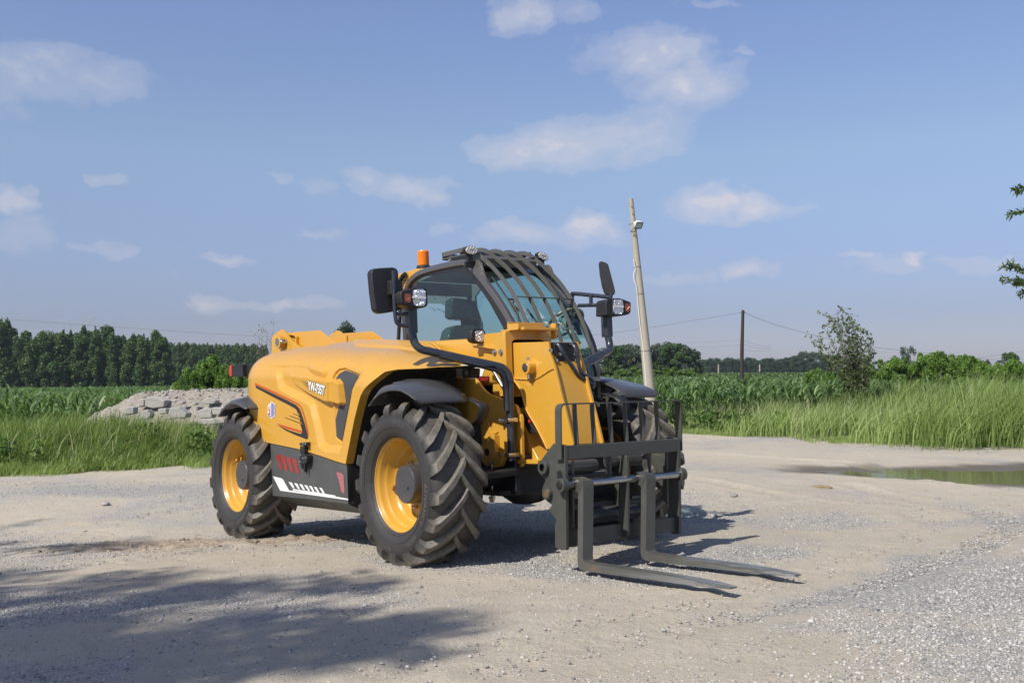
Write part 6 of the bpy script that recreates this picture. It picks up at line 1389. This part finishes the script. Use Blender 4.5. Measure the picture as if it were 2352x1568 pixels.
cb_ = [((1010,680),(1075,672),(1150,700),(1140,745),(1060,755),(1008,740),'large pale concrete block near the top of the rubble heap'),((962,695),(1003,690),(1003,735),(965,748),(960,730),(958,710),'small pale block left of the large one on the rubble heap'),((1100,755),(1155,752),(1160,790),(1110,795),(1100,780),(1098,765),'flat pale slab piece below the large concrete block'),
 ((1375,770),(1440,750),(1472,760),(1476,820),(1395,826),(1380,800),'squarish blue-grey concrete block beside the rear wheel'),((1478,745),(1545,752),(1540,800),(1480,800),(1476,780),(1474,760),'grey concrete block half hidden by the rear fender'),((1410,690),(1455,680),(1505,700),(1490,722),(1430,726),(1412,710),'tan broken lump on the slope of the rubble heap'),
 ((1180,750),(1240,745),(1300,790),(1290,820),(1200,825),(1170,790),'dark cracked chunk low in the middle of the rubble heap'),((850,770),(890,740),(930,745),(930,790),(880,800),(850,795),'tilted slab low at the left of the rubble heap'),((1245,705),(1270,700),(1280,715),(1260,725),(1245,720),(1240,712),'small loose pale stone high on the rubble heap'),((1335,715),(1355,708),(1368,722),(1350,733),(1336,730),(1330,722),'small rounded stone at the right on the rubble heap'),
 ((985,770),(1030,762),(1050,800),(1030,830),(990,830),(975,800),'upright pale block standing in the grass below the heap'),((1370,835),(1420,828),(1480,832),(1520,860),(1440,870),(1380,862),'low slab at the foot of the heap beside the rear wheel')]
for i, it in enumerate(cb_):
    pts, lab = it[:-1], it[-1]; D = 20.35-.6*(pts[0][1] > 740)-.3*(pts[0][1] > 800); q = [wd(Z6(*p), D) for p in pts]; c = sum(np.array(a) for a in q)/len(q); sz = np.ptp(np.array(q)[:, 0]); dv = np.array([.05, .5*sz+.03, .0])
    mb = MB(); mb.prism([np.array(a)-c for a in q], dv); o = mb.build('concrete_block', CBK, None, bevel=.02); o.location = tuple(c); tag(o, lab, 'concrete block', 'broken concrete in the rubble heap')
def reg_heap(r, n):
    x = xa+(xb2-xa)*r.random(n); y = 19.5+2.6*r.random(n); return x, y, r.random(n) < .8
_g = gz
def gz(x, y): return np.interp(x, xs, Z[0])*0+_hz(x, y)
def _hz(x, y):
    fx = (np.asarray(x)-xs[0])/(xs[1]-xs[0]); fy = (np.asarray(y)-ysr[0])/(ysr[1]-ysr[0]); i = np.clip(fx.astype(int), 0, n1_-2); j = np.clip(fy.astype(int), 0, n2_-2); return Z[j, i]
pebbles('rubble_stones', 9000, .008, .038, reg_heap, 16, tint_mat('rubble_stone', [(0, (.20, .18, .15)), (.6, (.34, .30, .25)), (1, (.50, .47, .42))]))
gz = _g
# ================================================================ trees outside the picture: the one that shades the yard, and the one reaching in at the right
def near_tree(name, base, nodes, leaves, lsz, seed, lab, nl, rad):
    e = bpy.data.objects.new(name, None); COL.objects.link(e); e.location = base; mb = MB(); B = Vector(base)
    for pth, r0_ in nodes: P_ = spline([tuple(Vector(p)-B) for p in pth], 5); mb.tube(P_, [r0_*(1-.8*i/(len(P_)-1)) for i in range(len(P_))], 8)
    mb.build('trunk', BARK, e, ang=60); C = [tuple(Vector(p)-B) for p in leaves]; V, q, t = leafcloud(C, rad, nl, lsz, seed, aspect=2.); quads('crown', V, q, LFM['near_leaves'], e, attr=t); return tag(e, lab, 'tree')
def lift(u, v, h):                               # a crown point whose shadow falls where (u, v) shows the ground
    g = wz((u, v), .15); return g-ld*(h/(-ld[2]))
rs = random.Random(3); pts = []
for (u, v, ru, rv, n) in ((150,1345,330,42,16),(520,1345,260,22,9),(740,1350,110,14,4),(120,1215,150,34,7),(330,1300,120,20,3),(250,1500,380,70,26),(700,1500,260,60,15),(930,1470,140,26,6),(980,1540,120,20,4),(60,1440,120,40,8),(620,1440,120,15,4),(-200,1300,180,90,14),(-150,1480,200,70,12),(-60,1165,110,18,4),(300,1600,500,60,22)):
    for _ in range(n): pts.append(lift(u+rs.gauss(0, ru*.55), v+rs.gauss(0, rv*.55), rs.uniform(10., 15.)))
cen = sum(pts)/len(pts); bx, by = cen[0]-1.0, cen[1]-.3; gb = (bx, by, float(gz0(bx, max(by, -2))))
nodes = [([gb, (bx+.1, by, 2), (bx+.2, by+.1, 5.5), tuple(cen+(0, 0, .6))], .22)]
for k in range(0, len(pts), 5): nodes.append(([(bx+.12, by, 4.2+.7*(k % 4)), tuple((np.array([bx, by, 6.5])+pts[k])/2), tuple(pts[k])], .05))
near_tree('shade_tree', gb, nodes, [tuple(p) for p in pts], .085, 33, 'tree beyond the left edge whose shade falls across the foreground', 5600, [.14+.34*rs.random() for _ in pts])
tD = 11.; bx = wd((2900, 900), tD)[0]; gb = (bx, tD, float(gz0(bx, tD))); K = view(3900, 700, 3.0153)
br_ = [[(458,187),(520,165),(591,150),(700,150)], [(515,200),(560,190),(600,170),(700,150)], [(395,480),(470,460),(530,445),(591,432),(720,420)], [(325,1115),(400,1118),(470,1120),(540,1140),(620,1180),(760,1240)], [(425,1060),(480,1085),(540,1130),(620,1180)], [(325,1270),(400,1270),(480,1282),(540,1300),(600,1300),(720,1290)], [(515,1250),(560,1270),(600,1290)], [(550,1450),(590,1425),(680,1400)], [(490,1325),(540,1310),(600,1300)]]
e = bpy.data.objects.new('overhanging_tree', None); COL.objects.link(e); e.location = gb; mb = MB(); B = Vector(gb); ctr = Vector((bx, tD, 3.6)); lc = []
mb.tube([(0, 0, 0), (.05, 0, 1.6), (0, 0, 3), tuple(ctr+Vector((0, 0, 1.5))-B)], [.16, .13, .1, .03], 10)
for b_ in br_:
    P_ = [Vector(wd(K(*q), tD+rs.uniform(-.1, .1)))-B for q in b_]; S_ = spline([tuple(p) for p in P_], 6); mb.tube(S_, [.004+.006*i/len(S_) for i in range(len(S_))], 5); mb.tube([P_[-1], (P_[-1]+ctr-B)/2, ctr-B], [.012, .025, .05], 6)
    L0 = np.array(S_); lc += [tuple(q) for q in L0]
mb.build('trunk', BARK, e, ang=60); R2 = np.random.default_rng(8); Vl = []; tl_ = []
for q in lc:
    for _ in range(4):
        d = R2.normal(size=3); d[0] -= .5; d /= np.linalg.norm(d); L = .035+.035*R2.random(); s = np.cross(d, R2.normal(size=3)); s /= np.linalg.norm(s); q0 = np.array(q)+R2.normal(0, .008, 3); Vl += [q0, q0+d*L*.5+s*.008, q0+d*L, q0+d*L*.5-s*.008]; tl_ += [R2.random()]*4
mo_ = leafcloud([tuple(ctr-B+Vector((R2.normal(0, .5)+.5, R2.normal(0, .6), R2.normal(0, .8)))) for _ in range(30)], [.35]*30, 6000, .05, 3)
Vl = np.r_[np.array(Vl), mo_[0]]; quads('crown', Vl, np.arange(len(Vl)).reshape(-1, 4), LFM['near_leaves'], e, attr=np.r_[np.array(tl_), mo_[2]])
tag(e, 'tree beyond the right edge with leafy twigs reaching into the sky', 'tree')
# ================================================================ camera
cd = bpy.data.cameras.new('camera'); cam = bpy.data.objects.new('camera', cd); COL.objects.link(cam)
cd.sensor_width = 36; cd.lens = F/2352*36; cd.clip_start = .1; cd.clip_end = 5000
mw = Matrix.Identity(4)
for i in range(3):
    mw[i][0] = AW[0][i]; mw[i][1] = -AW[1][i]; mw[i][2] = -AW[2][i]; mw[i][3] = EYE[i]
cam.matrix_world = mw; S.camera = cam
# ================================================================ sun and sky
sd = bpy.data.lights.new('sun', 'SUN'); sd.energy = 4.8; sd.angle = math.radians(.5); sd.color = (1, .95, .87)
so = bpy.data.objects.new('sun', sd); COL.objects.link(so); so.rotation_euler = Vector(ld).to_track_quat('-Z', 'Y').to_euler()
w = bpy.data.worlds.new('World'); S.world = w; w.use_nodes = True; nt = w.node_tree; nt.nodes.clear()
out = nt.nodes.new('ShaderNodeOutputWorld'); bg = nt.nodes.new('ShaderNodeBackground'); bg.inputs['Strength'].default_value = .122
sky = nt.nodes.new('ShaderNodeTexSky'); sky.sky_type = 'NISHITA'; sky.sun_disc = False; sky.sun_elevation = math.asin(-ld[2]); sky.sun_rotation = math.atan2(-ld[0], -ld[1])
sky.air_density = 1.0; sky.dust_density = .45; sky.ozone_density = 2.2
tc = nt.nodes.new('ShaderNodeTexCoord'); sp_ = nt.nodes.new('ShaderNodeSeparateXYZ'); nt.links.new(tc.outputs['Generated'], sp_.inputs[0])
def mth(op, a, b=None, c=None):
    n = nt.nodes.new('ShaderNodeMath'); n.operation = op
    for i, x in enumerate((a, b, c)):
        if x is None: continue
        if isinstance(x, bpy.types.NodeSocket): nt.links.new(x, n.inputs[i])
        else: n.inputs[i].default_value = x
    return n.outputs[0]
base = mixc(nt, 1., sky.outputs[0], ramp(nt, mth('ARCSINE', sp_.outputs[2]), [(0, (.51, .53, .77)), (.05, (.495, .49, .69)), (.11, (.66, .635, .80)), (.20, (.93, .87, .90)), (.32, (.97, .91, 1.03)), (.8, (1.02, .95, 1.02))]), 'MULTIPLY')
az = mth('ARCTAN2', sp_.outputs[0], sp_.outputs[1]); el = mth('ARCSINE', sp_.outputs[2])
cv = nt.nodes.new('ShaderNodeCombineXYZ'); nt.links.new(az, cv.inputs[0]); nt.links.new(mth('MULTIPLY', el, 1.5), cv.inputs[1])
wn = nt.nodes.new('ShaderNodeTexNoise'); wn.inputs['Scale'].default_value = 22; wn.inputs['Detail'].default_value = 3; wn.inputs['Roughness'].default_value = .6; nt.links.new(cv.outputs[0], wn.inputs['Vector'])
ws = nt.nodes.new('ShaderNodeSeparateColor'); nt.links.new(wn.outputs['Color'], ws.inputs[0]); az0, el0 = az, el
az = mth('ADD', az, mth('MULTIPLY', mth('SUBTRACT', ws.outputs[0], .5), .075)); el = mth('ADD', el, mth('MULTIPLY', mth('SUBTRACT', ws.outputs[1], .5), .034))
n1 = noise(nt, cv.outputs[0], 16, 5, .62, 0); n2 = noise(nt, cv.outputs[0], 70, 3, .65)
CL = [(110,175,150,50,.62),(200,165,75,40,.45),(20,190,90,60,.45),(1200,30,70,42,.75),(1325,32,48,28,.6),(1490,125,120,48,.85),(1400,140,80,22,.45),(1570,190,110,48,.8),(1600,130,60,30,.5),(1260,345,140,40,.9),(1400,320,150,45,.75),(1520,270,90,45,.55),(1600,320,60,30,.35),(1240,310,60,25,.6),
 (1625,465,85,32,1.05),(1730,478,80,26,.9),(1810,478,45,12,.6),(1350,515,60,26,.95),(1200,535,110,24,.75),(1290,540,110,24,.6),(1480,540,120,40,.35),(960,438,72,26,.8),(840,418,48,22,.62),(720,430,40,15,.4),(650,408,26,11,.55),(22,462,34,32,.85),(35,540,70,30,.42),(265,415,30,14,.5),(262,572,30,16,.55),(150,577,28,11,.35),(205,572,40,10,.4),(510,592,44,11,.7),(405,628,22,10,.4),
 (1716,622,44,16,.8),(1560,640,75,18,.45),(480,702,48,18,.75),(555,698,60,10,.6),(630,692,44,10,.7),(720,694,50,12,.45),(1955,590,36,8,.7),(2108,595,34,9,.85),(2040,608,85,14,.4),(2255,604,46,14,.6),(1008,520,26,14,.5),(730,535,52,9,.4),(2100,675,110,16,.32),(1705,116,24,13,.55),(1238,155,30,13,.3),(1630,4,60,10,.4),(1020,250,60,20,.18),(2150,720,200,14,.2),(330,760,200,12,.18)]
acc = None; pv = nt.nodes.new('ShaderNodeCombineXYZ'); nt.links.new(az, pv.inputs[0]); nt.links.new(el, pv.inputs[1])
for (u, v, ru, rv, a) in CL:                    # each cloud is a soft lens in azimuth and elevation
    if a < .36: continue
    r = wray((u, v)); r = r/np.linalg.norm(r); a0 = math.atan2(r[0], r[1]); e0 = math.asin(r[2]); wa = ru/F*1.30; we = rv/F*1.30
    q = nt.nodes.new('ShaderNodeVectorMath'); q.operation = 'MULTIPLY_ADD'; nt.links.new(pv.outputs[0], q.inputs[0]); q.inputs[1].default_value = (1/wa, 1/we, 0); q.inputs[2].default_value = (-a0/wa, -e0/we, 0)
    d = nt.nodes.new('ShaderNodeVectorMath'); d.operation = 'DOT_PRODUCT'; nt.links.new(q.outputs[0], d.inputs[0]); nt.links.new(q.outputs[0], d.inputs[1])
    g = mth('MULTIPLY_ADD', d.outputs['Value'], -.66*a, a)
    acc = g if acc is None else mth('MAXIMUM', acc, g)
acc = mth('MAXIMUM', acc, 0.)
nn = mth('ADD', mth('MULTIPLY', n1, .75), mth('MULTIPLY', n2, .25))
den = mth('MULTIPLY_ADD', mth('SUBTRACT', nn, .5), 1.5, acc); mask = ramp(nt, mth('MULTIPLY', acc, 4.), [(.1, 0.), (.8, 1.)])
cl = ramp(nt, den, [(.08, 0.), (.45, .20), (.80, .44), (1.25, .74)], 'EASE'); cl = mth('MULTIPLY', cl, mask)
cc = mixc(nt, ramp(nt, el0, [(.05, 0.), (.35, 1.)]), (5.9, 5.4, 5.65), (5.3, 5.3, 5.55))
fin = mixc(nt, cl, base, cc)
nt.links.new(fin, bg.inputs['Color']); nt.links.new(bg.outputs[0], out.inputs[0])
S.view_settings.view_transform = 'Standard'; S.view_settings.look = 'None'; S.view_settings.exposure = .14; S.view_settings.gamma = 1
S.cycles.max_bounces = 5; S.cycles.transparent_max_bounces = 8; S.cycles.diffuse_bounces = 2; S.cycles.caustics_reflective = False; S.cycles.caustics_refractive = False
# ================================================================ summer haze over the fields
hzb = MB(); hzb.box((0, 420, 45), (1700, 880, 100)); hm = bpy.data.materials.new('haze_air'); hm.use_nodes = True; hn = hm.node_tree; hn.nodes.clear()
ho = hn.nodes.new('ShaderNodeOutputMaterial'); hv = hn.nodes.new('ShaderNodeVolumePrincipled'); hv.inputs['Color'].default_value = (.84, .90, 1., 1); hv.inputs['Density'].default_value = .00026; hv.inputs['Anisotropy'].default_value = .3
hn.links.new(hv.outputs[0], ho.inputs['Volume']); hzo = hzb.build('haze', hm, kind='stuff', ang=0); tag(hzo, 'thin pale summer haze over the far fields', 'haze')
w.cycles.sampling_method = 'MANUAL'; w.cycles.sample_map_resolution = 256
